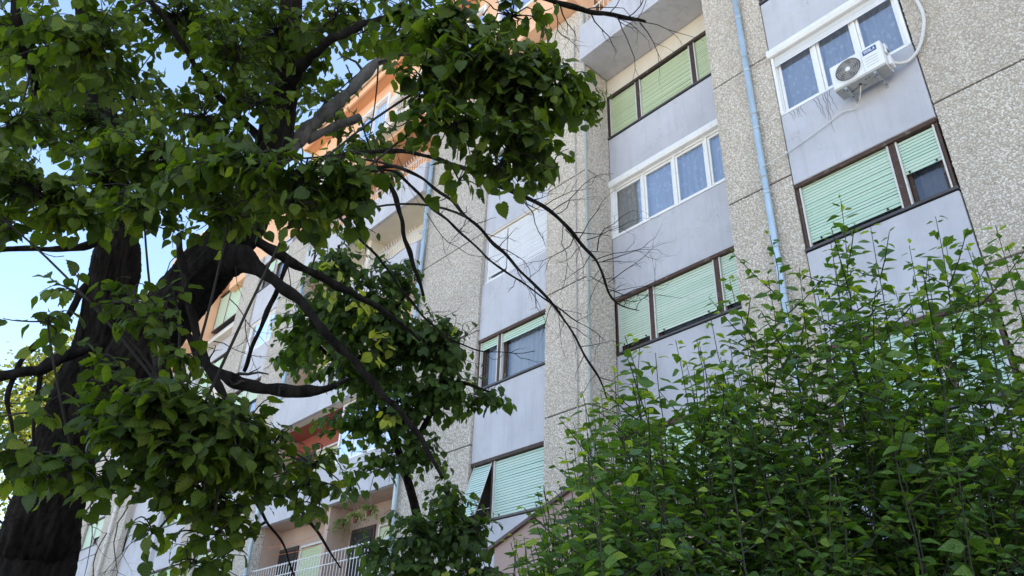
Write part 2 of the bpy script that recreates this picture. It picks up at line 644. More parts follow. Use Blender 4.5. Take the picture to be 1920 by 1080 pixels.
def chips(name, parent, u0, u1, z0, z1, place, size=0.034, seed=0):
    """stone chips set into a wall face: place(u, z, h) gives the world point h metres proud of the face"""
    r = np.random.default_rng(seed)
    nu, nz = max(1, int((u1 - u0) / (size * 1.02))), max(1, int((z1 - z0) / (size * 0.92)))
    uu, zz = np.meshgrid(np.arange(nu), np.arange(nz))
    U = u0 + (uu + 0.5 + 0.5 * (zz % 2) - 0.25 + r.uniform(-0.42, 0.42, uu.shape)) * (u1 - u0) / nu
    Z = z0 + (zz + 0.5 + r.uniform(-0.42, 0.42, uu.shape)) * (z1 - z0) / nz
    U, Z = U.ravel().clip(u0 + 0.012, u1 - 0.012), Z.ravel().clip(z0 + 0.012, z1 - 0.012)
    n, k = len(U), 5
    rad = size * r.uniform(0.42, 0.80, n)
    asp = r.uniform(0.6, 1.0, n)
    rot = r.uniform(0, math.pi, n)
    ang = np.sort(r.uniform(-0.45, 0.45, (n, k)) * (2 * math.pi / k) + np.arange(k) * 2 * math.pi / k, axis=1)
    ex, ey = np.cos(ang) * rad[:, None], np.sin(ang) * (rad * asp)[:, None]
    du = ex * np.cos(rot)[:, None] - ey * np.sin(rot)[:, None]
    dz = ex * np.sin(rot)[:, None] + ey * np.cos(rot)[:, None]
    tx, tz = r.uniform(-0.22, 0.22, (n, 1)), r.uniform(-0.22, 0.22, (n, 1))
    hgt = r.uniform(0.006, 0.014, (n, 1))
    lo = place(U[:, None] + du, Z[:, None] + dz, np.full((n, k), -0.004))
    s = 0.74
    hi = place(U[:, None] + du * s, Z[:, None] + dz * s, np.maximum(hgt + tx * du + tz * dz, 0.001))
    V = np.concatenate([lo, hi], axis=1).reshape(-1, 3)
    base = (np.arange(n) * 2 * k)[:, None]
    quad = []
    for i in range(k):
        j = (i + 1) % k
        quad.append(np.concatenate([base + i, base + j, base + k + j, base + k + i], axis=1))
    quad = np.stack(quad, 1).reshape(-1)
    top = (base + k + np.arange(k)[None, :]).reshape(-1)
    loops = np.concatenate([quad, top])
    sizes = np.concatenate([np.full(n * k, 4), np.full(n, k)])
    t = r.random(n)
    a, bb, c = np.array([0.52, 0.45, 0.37]), np.array([0.71, 0.645, 0.55]), np.array([0.82, 0.775, 0.70])
    colr = np.where(t[:, None] < 0.4, a + (bb - a) * (t[:, None] / 0.4), bb + (c - bb) * ((t[:, None] - 0.4) / 0.6))
    low = 0.5 * np.sin(1.3 * U + 0.8 * Z + seed) + 0.5 * np.sin(2.9 * U - 1.1 * Z + 2 * seed) + 0.6 * np.sin(9 * U + 0.35 * np.sin(3 * Z) + seed)
    colr *= r.uniform(0.92, 1.07, (n, 1)) * (1 + 0.055 * low)[:, None] * r.uniform(0.93, 1.04)
    tint = np.ones((n, 2 * k, 4), np.float32)
    tint[:, :, :3] = colr[:, None, :]
    return fast_mesh(name, V, loops, sizes, M['chips'], parent, False, 'stuff', tint=tint.reshape(-1, 4))


def pebble_strip(x0, x1, z0, z1, y=YF, near=True, depth=0.25, seed=1):
    """one pebbledash strip: storey-high slabs with dark joints between them"""
    cuts = [z0] + [j for j in JOINTS if z0 + 0.2 < j < z1 - 0.2] + [z1]
    jb = MB().box(x0 + 0.02, x1 - 0.02, y + 0.018, y + depth - 0.01, z0, z1)
    jb.build('joint_backing', M['joint'], BLD)
    for i in range(len(cuts) - 1):
        a, c = cuts[i] + (0.018 if i else 0), cuts[i + 1] - 0.018
        o = MB().box(x0, x1, y, y + depth - 0.02, a, c).build('wall_slab', M['mortar'] if near else M['pebble'], BLD)
        if near and c > 2.2:
            chips('stone_chips', o, x0, x1, max(a, 2.2), c, lambda u, z, h: np.stack([u, y - h, z + H], -1), seed=seed * 17 + i)


# the wall beside the air conditioner: chips where the photograph shows it, unseen plain slabs past the frame, run on to block the sun
pebble_strip(-2.30, -0.2, -H, 14.9, seed=3)
pebble_strip(-0.2, BX1, -H, 14.9, near=False, seed=4)
pebble_strip(-5.82, -4.60, -H, 14.9, seed=5)
pebble_strip(-10.44, -9.20, -H, 16.35, seed=6)
pebble_strip(-15.36, -12.76, -H, 16.35, near=False)
pebble_strip(-25.0, -22.75, -H, 16.35, near=False)
pebble_strip(-29.1, -27.45, -H, 16.9, near=False)
pebble_strip(-39.8, -36.6, -H, 16.9, near=False)
pebble_strip(-44.6, -42.7, -H, 19.6, near=False)
# the returns beside the recessed bay
for x, sgn, sd_ in ((-9.20, 1, 31), (-5.82, -1, 32)):
    cuts = [2.2] + [j for j in JOINTS if 2.4 < j < 14.0] + [16.3]
    for i in range(len(cuts) - 1):
        a, c = cuts[i] + 0.014, cuts[i + 1] - 0.014
        xa, xb = (x - 0.22, x - 0.003) if sgn > 0 else (x + 0.003, x + 0.22)
        o = MB().box(xa, xb, YF + 0.236, 10.80, a, c).build('return_slab', M['mortar'], BLD)
        if sgn > 0:
            chips('stone_chips', o, YF + 0.05, 10.79, a, c, lambda u, z, h: np.stack([np.full_like(u, x) + h, u, z + H], -1), seed=sd_ + i)
MB().box(-9.215, -9.175, YF - 0.028, YF + 0.03, -H, 16.3).build('corner_trim', M['trim'], BLD)

SLATS = {}


def slat_mesh(wd, pitch, mat):
    key = (round(wd, 3), pitch, mat)
    if key in SLATS:
        return SLATS[key]
    h = pitch * 0.83
    prof = [(0.001, 0), (-0.002, 0.0), (-0.0045, h * 0.3), (-0.0045, h * 0.7), (-0.002, h), (0.001, h)]
    n = len(prof)
    v = [(0, y, z) for y, z in prof] + [(wd, y, z) for y, z in prof]
    f = [[i, i + n, (i + 1) % n + n, (i + 1) % n] for i in range(n)] + [list(range(n)), list(range(n, 2 * n))[::-1]]
    me = bpy.data.meshes.new('slat')
    me.from_pydata(v, [], f)
    me.materials.append(M[mat])
    SLATS[key] = me
    return me


def shutter(par, x0, x1, y, ztop, zbot, mat='green', pitch=0.055, tilt=0.0, knobs=True):
    me = slat_mesh(x1 - x0, pitch, mat)
    n = int(round((ztop - zbot) / pitch))
    og = origin_of(par)
    ang = math.atan(tilt)
    for i in range(n):
        z = zbot + i * pitch
        o = bpy.data.objects.new('slat', me)
        o.parent = par
        o.location = (x0 - og[0], y - tilt * (ztop - z) - og[1] + random.uniform(-0.0012, 0.0012), z + H - og[2])
        o.rotation_euler = (ang * -1 + random.uniform(-0.05, 0.05), random.uniform(-0.0022, 0.0022), 0)
        COL.objects.link(o)
        ORIGIN[o.name] = og
    if knobs:
        for fx in (0.12, 0.86):
            xk = x0 + (x1 - x0) * fx
            yk = y - tilt * (ztop - zbot)
            MB().box(xk - 0.012, xk + 0.012, yk - 0.032, yk - 0.008, zbot + 0.005, zbot + 0.03).build('stop_knob', M['black'], par)


def far_shutter(par, x0, x1, y, ztop, zbot, mat='green', pitch=0.055):
    """a far shutter whose slats are only a few pixels: one ridged sheet"""
    m = MB()
    n = max(1, int((ztop - zbot) / pitch))
    for i in range(n):
        z = zbot + i * pitch
        k = len(m.v)
        for yy, zz in ((0.004, 0), (-0.009, 0.4), (-0.007, 0.9), (0.004, 0.93)):
            m.v += [(x0, y + yy, z + zz * pitch + H), (x1, y + yy, z + zz * pitch + H)]
        m.f += [[k, k + 1, k + 3, k + 2], [k + 2, k + 3, k + 5, k + 4], [k + 4, k + 5, k + 7, k + 6]]
    return m.build('shutter_curtain', M[mat], par)


def curtain(par, x0, x1, y, z0, z1, mat='curtain', amp=0.042, wl=0.14):
    n = max(6, int((x1 - x0) / 0.012))
    xs = np.linspace(x0, x1, n)
    ph = random.uniform(0, 6)
    amp_x = amp * (0.6 + 0.4 * np.sin(xs * 3.1 + ph))
    ys = y + amp_x * np.sin(xs * 2 * math.pi / wl + ph + 0.8 * np.sin(xs * 5))
    v, f = [], []
    for k, z in enumerate((z0, (z0 + z1) / 2, z1)):
        for i in range(n):
            v.append((xs[i] + 0.006 * math.sin(k * 2 + i), y + (ys[i] - y) * (1.1 - 0.25 * k), z + H))
    for k in range(2):
        for i in range(n - 1):
            f.append([k * n + i, k * n + i + 1, (k + 1) * n + i + 1, (k + 1) * n + i])
    return mesh_obj('curtain', v, f, M[mat], par, True)


def pane(par, x0, x1, y, z0, z1, mat='glass'):
    return mesh_obj('pane', [(x0, y, z0 + H), (x1, y, z0 + H), (x1, y, z1 + H), (x0, y, z1 + H)], [[0, 1, 2, 3]], M[mat], par)


def ring(m, x0, x1, y0, y1, z0, z1, t):
    """four butted bars"""
    m.box(x0, x0 + t, y0, y1, z0, z1).box(x1 - t, x1, y0, y1, z0, z1)
    m.box(x0 + t, x1 - t, y0, y1, z0, z0 + t).box(x0 + t, x1 - t, y0, y1, z1 - t, z1)


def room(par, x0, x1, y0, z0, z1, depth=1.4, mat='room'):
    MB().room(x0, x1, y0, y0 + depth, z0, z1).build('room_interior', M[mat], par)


def wood_window(x0, x1, y, z0, z1, secs, mat='green', near=True, frame='wood', tilt=None, cloth='greycloth', pitch=0.055):
    """old timber window; secs: (x_left, x_right, share of the opening the roller shutter covers)"""
    m = MB()
    m.box(x0, x1, y - 0.03, y + 0.10, z1 - 0.075, z1)                      # head
    m.box(x0, x0 + 0.04, y, y + 0.10, z0 + 0.03, z1 - 0.075)
    m.box(x1 - 0.04, x1, y, y + 0.10, z0 + 0.03, z1 - 0.075)
    win = m.build('window', M[frame], BLD, bevel=0.006 if near else 0)
    MB().box(x0 - 0.02, x1 + 0.02, y - 0.05, y + 0.13, z0 - 0.012, z0 + 0.03).build('sill', M['sillmetal'], win)
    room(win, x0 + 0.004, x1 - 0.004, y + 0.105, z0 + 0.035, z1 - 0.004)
    zt, zb = z1 - 0.075, z0 + 0.03
    for i, (a, c, cov) in enumerate(secs):
        if i:
            MB().box(secs[i - 1][1] + 0.002, a - 0.002, y + 0.012, y + 0.098, zb, zt).build('mullion', M[frame], win, bevel=0.006 if near else 0)
        zc = zt - (zt - zb) * cov
        tl = tilt[i] if tilt else 0.0
        (shutter(win, a + 0.03, c - 0.03, y + 0.045, zt + 0.01, zc, mat, pitch, tl, cov > 0.25) if near else far_shutter(win, a + 0.03, c - 0.03, y + 0.045, zt, zc, mat))
        for xg in (a + 0.002, c - 0.028):
            gm = MB()
            if tl:
                yb = y - tl * (zt - zc)
                gm.tube([(xg + 0.013, y + 0.03, zt), (xg + 0.013, yb + 0.03, zc - 0.01)], 0.014, 6)
            else:
                gm.box(xg, xg + 0.026, y + 0.008, y + 0.075, zb + 0.002, zt - 0.002)
            gm.build('guide_rail', M['offwhite'], win)
        if tl:
            yb = y - tl * (zt - zc) * 0.9
            for xg in (a + 0.02, c - 0.02):
                MB().tube([(xg, y + 0.05, zb + 0.25), (xg, yb + 0.06, zc + 0.1)], 0.008, 5).build('stay_arm', M['offwhite'], win)
        if cov < 0.97:
            s = MB()
            ring(s, a + 0.03, c - 0.03, y + 0.105, y + 0.145, zb + 0.006, zt - 0.005, 0.055)
            s.build('sash', M[frame], win)
            pane(win, a + 0.085, c - 0.085, y + 0.125, zb + 0.06, zt - 0.06, 'oldglass')
            curtain(win, a + 0.03, c - 0.03, y + 0.28, zb + 0.01, zt - 0.05, cloth)
    return win


def pvc_window(x0, x1, y, z0, z1, mulls, box=True, slats=0, cloth='curtain', near=True, boxh=0.17):
    m = MB()
    ring(m, x0, x1, y, y + 0.09, z0, z1, 0.055)
    win = m.build('window', M['white'], BLD, bevel=0.006 if near else 0)
    MB().box(x0 - 0.01, x1 + 0.01, y - 0.045, y + 0.02, z0 - 0.025, z0 - 0.002).build('sill', M['white'], win)
    room(win, x0 + 0.003, x1 - 0.003, y + 0.095, z0 + 0.003, z1 - 0.003)
    xs = [x0 + 0.055] + list(mulls) + [x1 - 0.055]
    for xm in mulls:
        MB().box(xm - 0.03, xm + 0.03, y + 0.01, y + 0.088, z0 + 0.055, z1 - 0.055).build('mullion', M['white'], win)
    for i in range(len(xs) - 1):
        a = xs[i] + (0.03 if i else 0) + 0.003
        c = xs[i + 1] - (0.03 if i < len(mulls) else 0) - 0.003
        s = MB()
        ring(s, a, c, y + 0.03, y + 0.075, z0 + 0.058, z1 - 0.058, 0.05)
        s.build('sash', M['white'], win, bevel=0.005 if near else 0)
        pane(win, a + 0.05, c - 0.05, y + 0.05, z0 + 0.108, z1 - 0.108)
        MB().box(a + 0.05, c - 0.05, y + 0.044, y + 0.049, z1 - 0.20, z1 - 0.108).build('dark_strip', M['dark'], win) if False else None
    if cloth:
        curtain(win, x0 + 0.06, x1 - 0.06, y + 0.15, z0 + 0.02, z1 - 0.02, cloth)
    if box:
        bx = MB()
        bx.prism([(x0 - 0.05, y + 0.02, z1 + boxh), (x0 - 0.05, y - 0.10, z1 + boxh - 0.012), (x0 - 0.05, y - 0.13, z1 + 0.05),
                  (x0 - 0.05, y - 0.10, z1 - 0.01), (x0 - 0.05, y + 0.02, z1 - 0.01)][::-1], (x1 - x0 + 0.08, 0, 0))
        bx.build('shutter_box', M['white'], win, bevel=0.008 if near else 0)
        for xg in (x0 - 0.012, x1 - 0.038):
            MB().box(xg, xg + 0.05, y - 0.05, y - 0.002, z0, z1 - 0.012).build('guide_rail', M['white'], win)
        if slats:
            shutter(win, x0 + 0.04, x1 - 0.04, y - 0.025, z1 - 0.01, z1 - 0.01 - slats * 0.045, 'wslat', 0.045, 0, False)
    return win


def panel(x0, x1, y, z0, z1, mat='lilac', depth=0.24, bev=0.025):
    return MB().box(x0, x1, y, y + depth, z0, z1).build('parapet_panel', M[mat], BLD, bevel=bev, seg=3)


# --- the column with the air conditioner
cx0, cx1, cy = -4.58, -2.32, YF - 0.03
for k in (-1, 0, 1, 2, 3):
    top = SILL[k + 1] - 0.028 if k < 3 else 14.9
    panel(cx0, cx1, cy, HEAD[k] + (0.20 if k == 2 else 0.004), top)
panel(cx0, cx1, cy, -H, SILL[-1] - 0.03)
wood_window(cx0 + 0.01, cx1 - 0.01, cy + 0.03, SILL[-1], HEAD[-1], [(cx0 + 0.06, -3.08, 1.0), (-2.98, cx1 - 0.06, 1.0)], near=False)
wood_window(cx0 + 0.01, cx1 - 0.01, cy + 0.03, SILL[0], HEAD[0], [(cx0 + 0.06, -3.10, 0.93), (-3.0, cx1 - 0.06, 0.96)], 'green2')
wood_window(cx0 + 0.01, cx1 - 0.01, cy + 0.03, SILL[1], HEAD[1], [(cx0 + 0.06, -3.055, 0.90), (-2.955, cx1 - 0.06, 0.52)])
pvc_window(cx0 + 0.02, cx1 - 0.02, cy + 0.05, SILL[2], HEAD[2] + 0.02, [-3.80, -3.09], True, 5, 'lace', boxh=0.18)
wood_window(cx0 + 0.01, cx1 - 0.01, cy + 0.03, SILL[3], HEAD[3], [(cx0 + 0.06, -3.07, 1.0), (-2.93, cx1 - 0.06, 1.0)])

# --- the recessed bay
mx0, mx1, my = -9.195, -5.825, 10.80
for k in (-1, 0, 1, 2):
    panel(mx0, mx1, my, HEAD[k] + (0.20 if k == 2 else 0.004), SILL[k + 1] - 0.028, bev=0.008)
panel(mx0, mx1, my, HEAD[3] + 0.004, 14.20, 'cream', bev=0.008)
panel(mx0, mx1, my, -H, SILL[-1] - 0.03, bev=0.008)
S3 = [(mx0 + 0.05, -8.33, 0), (-8.22, -6.77, 0), (-6.66, mx1 - 0.05, 0)]
wood_window(mx0 + 0.005, mx1 - 0.005, my + 0.02, SILL[-1], HEAD[-1], [(a, c, 1.0) for a, c, _ in S3], near=False)
wood_window(mx0 + 0.005, mx1 - 0.005, my + 0.02, SILL[0], HEAD[0], [(a, c, v) for (a, c, _), v in zip(S3, (0.95, 0.97, 0.9))])
wood_window(mx0 + 0.005, mx1 - 0.005, my + 0.02, SILL[1], HEAD[1], [(a, c, v) for (a, c, _), v in zip(S3, (0.86, 0.88, 0.88))], 'green3')
pvc_window(mx0 + 0.01, mx1 - 0.01, my + 0.03, SILL[2], HEAD[2] + 0.02, [-8.31, -7.47, -6.65], True, 0, 'lace', boxh=0.18)
wood_window(mx0 + 0.005, mx1 - 0.005, my + 0.02, SILL[3], HEAD[3], [(a, c, v) for (a, c, _), v in zip(S3, (0.97, 0.985, 0.97))], 'lime', frame='dwood')
# projecting balcony over the bay
MB().box(-9.165, -5.70, 9.80, 10.796, 14.205, 14.34).box(-9.165, -5.70, 9.80, 9.93, 14.34, 15.35).build('balcony', M['lilac'], BLD, bevel=0.008)
b = MB()
for i in range(24):
    x = -8.95 + i * 0.14
    b.tube([(x, 9.86, 15.34), (x, 9.86, 15.75)], 0.008, 5)
b.tube([(-9.0, 9.86, 15.76), (-5.72, 9.86, 15.76)], 0.02, 6)
b.build('balcony_railing', M['railing'], BLD)
panel(mx0, mx1, 10.95, 14.35, 17.2, 'cream', bev=0)

# --- the column left of the recessed bay
lx0, lx1, ly = -12.755, -10.445, YF + 0.06
for k in (-1, 0, 1, 2, 3):
    panel(lx0, lx1, ly, HEAD[k] + (0.05 if k == 2 else 0.004), SILL[k + 1] - 0.028 if k < 3 else 16.3, bev=0.01)
panel(lx0, lx1, ly, -H, SILL[-1] - 0.03)
lm = -12.03
wood_window(lx0 + 0.005, lx1 - 0.005, ly + 0.02, SILL[-1], HEAD[-1], [(lx0 + 0.05, lm - 0.05, 1.0), (lm + 0.05, lx1 - 0.05, 1.0)], near=False)
wood_window(lx0 + 0.005, lx1 - 0.005, ly + 0.02, SILL[0], HEAD[0], [(lx0 + 0.05, lm - 0.07, 0.97), (lm + 0.0, lx1 - 0.05, 0.97)], 'green2', frame='dwood', tilt=[0.34, 0.0])
wood_window(lx0 + 0.005, lx1 - 0.005, ly + 0.02, SILL[1], HEAD[1], [(lx0 + 0.05, lm - 0.05, 0.17), (lm + 0.05, lx1 - 0.05, 0.19)], cloth='curtain')
ww = pvc_window(lx0 + 0.10, lx1 - 0.01, ly + 0.06, SILL[2], HEAD[2], [-11.90], False, 0, None)
shutter(ww, lx0 + 0.16, -11.94, ly + 0.045, HEAD[2] - 0.04, SILL[2] + 0.14, 'wslat', 0.042, 0, False)
shutter(ww, -11.86, lx1 - 0.05, ly + 0.045, HEAD[2] - 0.04, SILL[2] + 0.05, 'wslat', 0.042, 0, False)
MB().box(lx0, lx1, ly + 0.01, ly + 0.15, HEAD[2] + 0.002, HEAD[2] + 0.048).build('lintel_trim', M['cream'], BLD)
pvc_window(lx0 + 0.10, lx1 - 0.01, ly + 0.05, SILL[3], HEAD[3], [-11.95, -11.2], True, 3, 'curtain')
for k in (2, 3):
    MB().box(lx0, lx0 + 0.10, ly + 0.05, ly + 0.2, SILL[k] - 0.02, HEAD[k]).build('jamb_filler', M['lilac'], BLD)

# --- far columns
fx0, fx1, fy = -27.45, -25.0, YF + 0.07
for k in (-1, 0, 1, 2, 3):
    panel(fx0, fx1, fy, HEAD[k] + 0.004, SILL[k + 1] - 0.03, bev=0)
panel(fx0, fx1, fy, -H, SILL[-1] - 0.03, bev=0)
panel(fx0, fx1, fy, HEAD[4] + 0.004, 16.9, bev=0)
for k, cov in ((-1, 1.0), (0, 0.9), (1, 1.0), (2, 0.8), (4, 0.45)):
    wood_window(fx0 + 0.01, fx1 - 0.01, fy + 0.02, SILL[k], HEAD[k], [(fx0 + 0.06, -26.3, cov), (-26.2, fx1 - 0.06, min(1, cov * 0.7))], near=False)
pvc_window(fx0 + 0.01, fx1 - 0.01, fy + 0.05, SILL[3], HEAD[3], [-26.6, -25.8], False, 0, 'curtain', False)

gx0, gx1, gy = -33.0, -29.1, 10.45
for k in (-1, 0, 1, 2, 3):
    panel(gx0, gx1, gy, HEAD[k] + 0.004, SILL[k + 1] - 0.03, 'lilac' if k != 2 else 'cream', bev=0)
panel(gx0, gx1, gy, -H, SILL[-1] - 0.03, bev=0)
for k in (-1, 0, 1, 2, 3, 4):
    wood_window(gx0 + 0.01, gx1 - 0.01, gy + 0.02, SILL[k] + (0.3 if k == 4 else 0), HEAD[k] + (0.9 if k == 4 else 0), [(gx0 + 0.06, -31.9, 0.97), (-31.8, -30.4, 0.97), (-30.3, gx1 - 0.06, 0.9)], near=False, frame='dwood')
MB().box(gx0, gx1, gy - 0.3, gy - 0.002, 14.45, 14.6).build('cornice', M['cream'], BLD)

hx0, hx1 = -42.7, -39.8
for k in (-1, 0, 1, 2, 3):
    panel(hx0, hx1, fy, HEAD[k] + 0.304, SILL[k + 1] + 0.27, bev=0)
    wood_window(hx0 + 0.01, hx1 - 0.01, fy + 0.02, SILL[k] + 0.3, HEAD[k] + 0.3, [(hx0 + 0.06, -41.3, 1.0), (-41.2, hx1 - 0.06, 0.7)], near=False)
panel(hx0, hx1, fy, -H, SILL[-1] + 0.27, bev=0)
panel(-36.6, -33.0, 10.3, -H, 14.6, bev=0)

# --- orange projecting wing near the far end
b = MB().box(-36.8, -33.0, 8.9, 10.9, 14.6, 20.34)
b.build('projecting_wing', M['orange'], BLD, bevel=0.01)
MB().box(-33.0 + 0.002, -31.4, 9.7, 11, 17.5, 20.35).build('upper_wall', M['orange'], BLD)
MB().box(-31.39, -24.7, 10.2, 12, 16.95, 20.35).build('upper_wall', M['orange'], BLD)
MB().box(-44.6, -36.81, 10.2, 12, 16.95, 20.35).build('upper_wall', M['orange'], BLD)

# --- top floor above the loggias
MB().box(-24.3, -9.3, 9.88, 12.2, 17.16, 20.35).build('upper_wall', M['orange'], BLD)
MB().box(-15.6, -9.25, 9.60, 10.49, 16.36, 17.155).build('top_fascia', M['orange'], BLD, bevel=0.01)
MB().box(-24.0, -15.61, 9.66, 9.875, 16.9, 17.5).build('top_fascia', M['orange'], BLD, bevel=0.01)
for x0, x1 in ((-24.3, BX1), (BX0 - 0.4, -26.8)):
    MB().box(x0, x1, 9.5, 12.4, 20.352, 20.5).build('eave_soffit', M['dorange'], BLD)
    MB().box(x0 - 0.05, x1, 9.42, 9.495, 20.28, 20.62).build('eave_fascia', M['orange'], BLD)
    MB().prism([(x0 - 0.1, 9.38, 20.66), (x0 - 0.1, 21.7, 21.3), (x0 - 0.1, 21.7, 21.4), (x0 - 0.1, 9.38, 20.73)], (x1 - x0 + 0.1, 0, 0)).build('roof', M['roof'], BLD)
    gt = MB().tube([(x0 - 0.08, 9.33, 20.62), (x1, 9.33, 20.62)], 0.075, 10)
    gt.build('gutter', M['cream'], BLD, True)


def rail_box(x0, x1, y0, y1, z0, z1, parent=BLD, step=0.13, fancy=True, mid=True, sides=True):
    """white welded balcony rail with a bent basket top for flower boxes"""
    m = MB()
    for z in ((z0, z1) if not mid else (z0, z0 + (z1 - z0) * 0.8, z1)):
        m.tube([(x0, y0, z), (x1, y0, z)], 0.013, 6)
        if sides:
            for x in (x0, x1):
                m.tube([(x, y0, z), (x, y1, z)], 0.013, 6)
    n = int((x1 - x0) / step)
    for i in range(n + 1):
        x = x0 + (x1 - x0) * i / n
        if fancy:
            m.tube([(x, y0, z0), (x, y0, z1 - 0.06), (x, y0 - 0.10, z1 - 0.02), (x, y0 - 0.12, z1 + 0.06)], 0.008, 5)
        else:
            m.tube([(x, y0, z0), (x, y0, z1)], 0.008, 5)
            m.tube([(x - 0.02, y0, z1 + 0.012), (x + 0.02, y0, z1 + 0.012)], 0.022, 6)
    return m.build('railing', M['railing'], parent)


# --- loggias
qx0, qx1, qp = -22.75, -15.42, -18.85
MB().box(qx0 - 0.1, qx0 - 0.002, YF + 0.24, 12.39, -H, 16.88).build('loggia_side_wall', M['warm'], BLD)
MB().box(qx1 + 0.002, qx1 + 0.1, YF + 0.24, 12.39, -H, 16.88).build('loggia_side_wall', M['warm'], BLD)
FL = {0: 2.42, 1: 5.28, 2: 8.14, 3: 11.0, 4: 13.86}
for k in range(5):
    z = FL[k]
    slab = MB().box(qx0, qx1, YF + 0.12, 12.38, z - 0.16, z).build('loggia_slab', M['warm' if k != 2 else 'terracotta'] if k < 3 else M['cream'], BLD)
    zt = FL[k + 1] - 0.165 if k < 4 else 16.88
    back = MB().box(qx0 + 0.003, qx1 - 0.003, 10.8, 10.95, z + 0.002, zt).build('loggia_rear_wall', M[('warm', 'terracotta', 'cream', 'cream', 'dorange')[k]], BLD)
    part = MB().box(qp - 0.09, qp + 0.09, YF + 0.14, 10.797, z + 0.002, zt).build('partition_wall', M[('warm', 'warm', 'cream', 'cream', 'dorange')[k]], BLD)
    for a in (qx0 + 0.08, qp + 0.25):
        d = MB().box(a, a + 1.15, 10.76, 10.797, z + 0.004, z + 2.15).build('door', M['dwood'], BLD)
        MB().box(a + 0.1, a + 1.05, 10.74, 10.758, z + 0.3, z + 2.05).build('dark_pane', M['dark'], d)
        wn = MB()
        ring(wn, a + 1.35, a + 2.65, 10.74, 10.797, z + 0.85, z + 2.1, 0.06)
        wn = wn.build('window', M['offwhite'], BLD)
        far_shutter(wn, a + 1.41, a + 2.59, 10.78, z + 2.04, z + 0.91, 'lime')
    if k in (1, 2, 3, 4):
        yp = YF - (0.02 if k == 1 else 0.22)
        MB().box(qx0 - 0.05, qx1 - 0.06, yp, yp + 0.12, z - 0.17, z + 0.92).box(qx1 - 0.18, qx1 - 0.06, yp + 0.12, YF + 0.11, z - 0.17, z + 0.92).build('loggia_parapet', M['lilac'], BLD, bevel=0.01)
        MB().box(qx0 - 0.04, qx1 - 0.07, yp + 0.121, YF + 0.119, z - 0.168, z - 0.03).build('soffit_strip', M['cream'], BLD)
        if k >= 3:
            rail_box(qx0, qx1 - 0.1, yp + 0.02, YF + 0.1, z + 0.95, z + 1.32)
# glazed loggias on the second storey
for xa, xb in ((-18.7, -17.2), (-17.15, -15.6)):
    m = MB()
    ring(m, xa, xb, YF + 0.02, YF + 0.09, FL[1] + 0.94, FL[2] - 0.2, 0.06)
    wn = m.build('loggia_glazing', M['white'], BLD)
    pane(wn, xa + 0.06, xb - 0.06, YF + 0.05, FL[1] + 1.0, FL[2] - 0.26)
    MB().box((xa + xb) / 2 - 0.03, (xa + xb) / 2 + 0.03, YF + 0.03, YF + 0.085, FL[1] + 1.0, FL[2] - 0.26).build('mullion', M['white'], wn)
    curtain(wn, xa + 0.06, xb - 0.06, YF + 0.3, FL[1] + 0.95, FL[2] - 0.2)
rail_box(qx0 + 0.02, qx1 - 0.02, YF + 0.06, YF + 0.1, FL[0] + 0.05, 3.86, fancy=False, step=0.15, sides=False)
# small balconies of the top floor
for x0, x1 in ((-18.0, -15.9), (-23.0, -20.8)):
    MB().box(x0, x1, 9.3, 9.655, 16.98, 17.16).build('top_balcony_slab', M['cream'], BLD)
    rail_box(x0 + 0.03, x1 - 0.03, 9.33, 9.86, 17.2, 18.15, fancy=False, step=0.12)
    wn = MB()
    ring(wn, x0 + 0.2, x1 - 0.2, 9.80, 9.877, 17.55, 19.3, 0.09)
    wn = wn.build('window', M['white'], BLD)
    pane(wn, x0 + 0.29, x1 - 0.29, 9.86, 17.64, 19.21)
    MB().box((x0 + x1) / 2 - 0.05, (x0 + x1) / 2 + 0.05, 9.81, 9.872, 17.64, 19.21).build('mullion', M['white'], wn)
for x0, x1 in ((-14.9, -13.1), (-12.5, -10.6), (-20.4, -18.4)):
    wn = MB()
    ring(wn, x0, x1, 9.80, 9.877, 17.9, 19.7, 0.09)
    wn = wn.build('window', M['white'], BLD)
    pane(wn, x0 + 0.09, x1 - 0.09, 9.86, 17.99, 19.61)
    MB().box((x0 + x1) / 2 - 0.05, (x0 + x1) / 2 + 0.05, 9.81, 9.872, 17.99, 19.61).build('mullion', M['white'], wn)
for x in (-16.9, -21.9):
    MB().box(x - 0.45, x + 0.45, 9.3, 9.877, 18.0, 18.3).build('canopy_block', M['cream'], BLD, bevel=0.01)


# --- downpipes
def downpipe(x, y, z0, z1, r=0.055, mat='pipe'):
    p = MB().tube([(x, y, z0), (x, y, z1)], r, 14).build('downpipe', M[mat], BLD, True)
    z = z0 + 1.1
    while z < z1:
        MB().tube([(x, y, z - 0.045), (x, y, z + 0.045)], r + 0.006, 14).build('pipe_collar', M[mat], p, True)
        MB().box(x - 0.012, x + 0.012, y + r, YF + 0.002, z - 0.015, z + 0.015).build('pipe_bracket', M['metal'], p)
        MB().tube([(x, y, z + 0.30), (x, y, z + 0.325)], r + 0.010, 14).build('pipe_clamp', M['metal'], p, True)
        z += 1.42


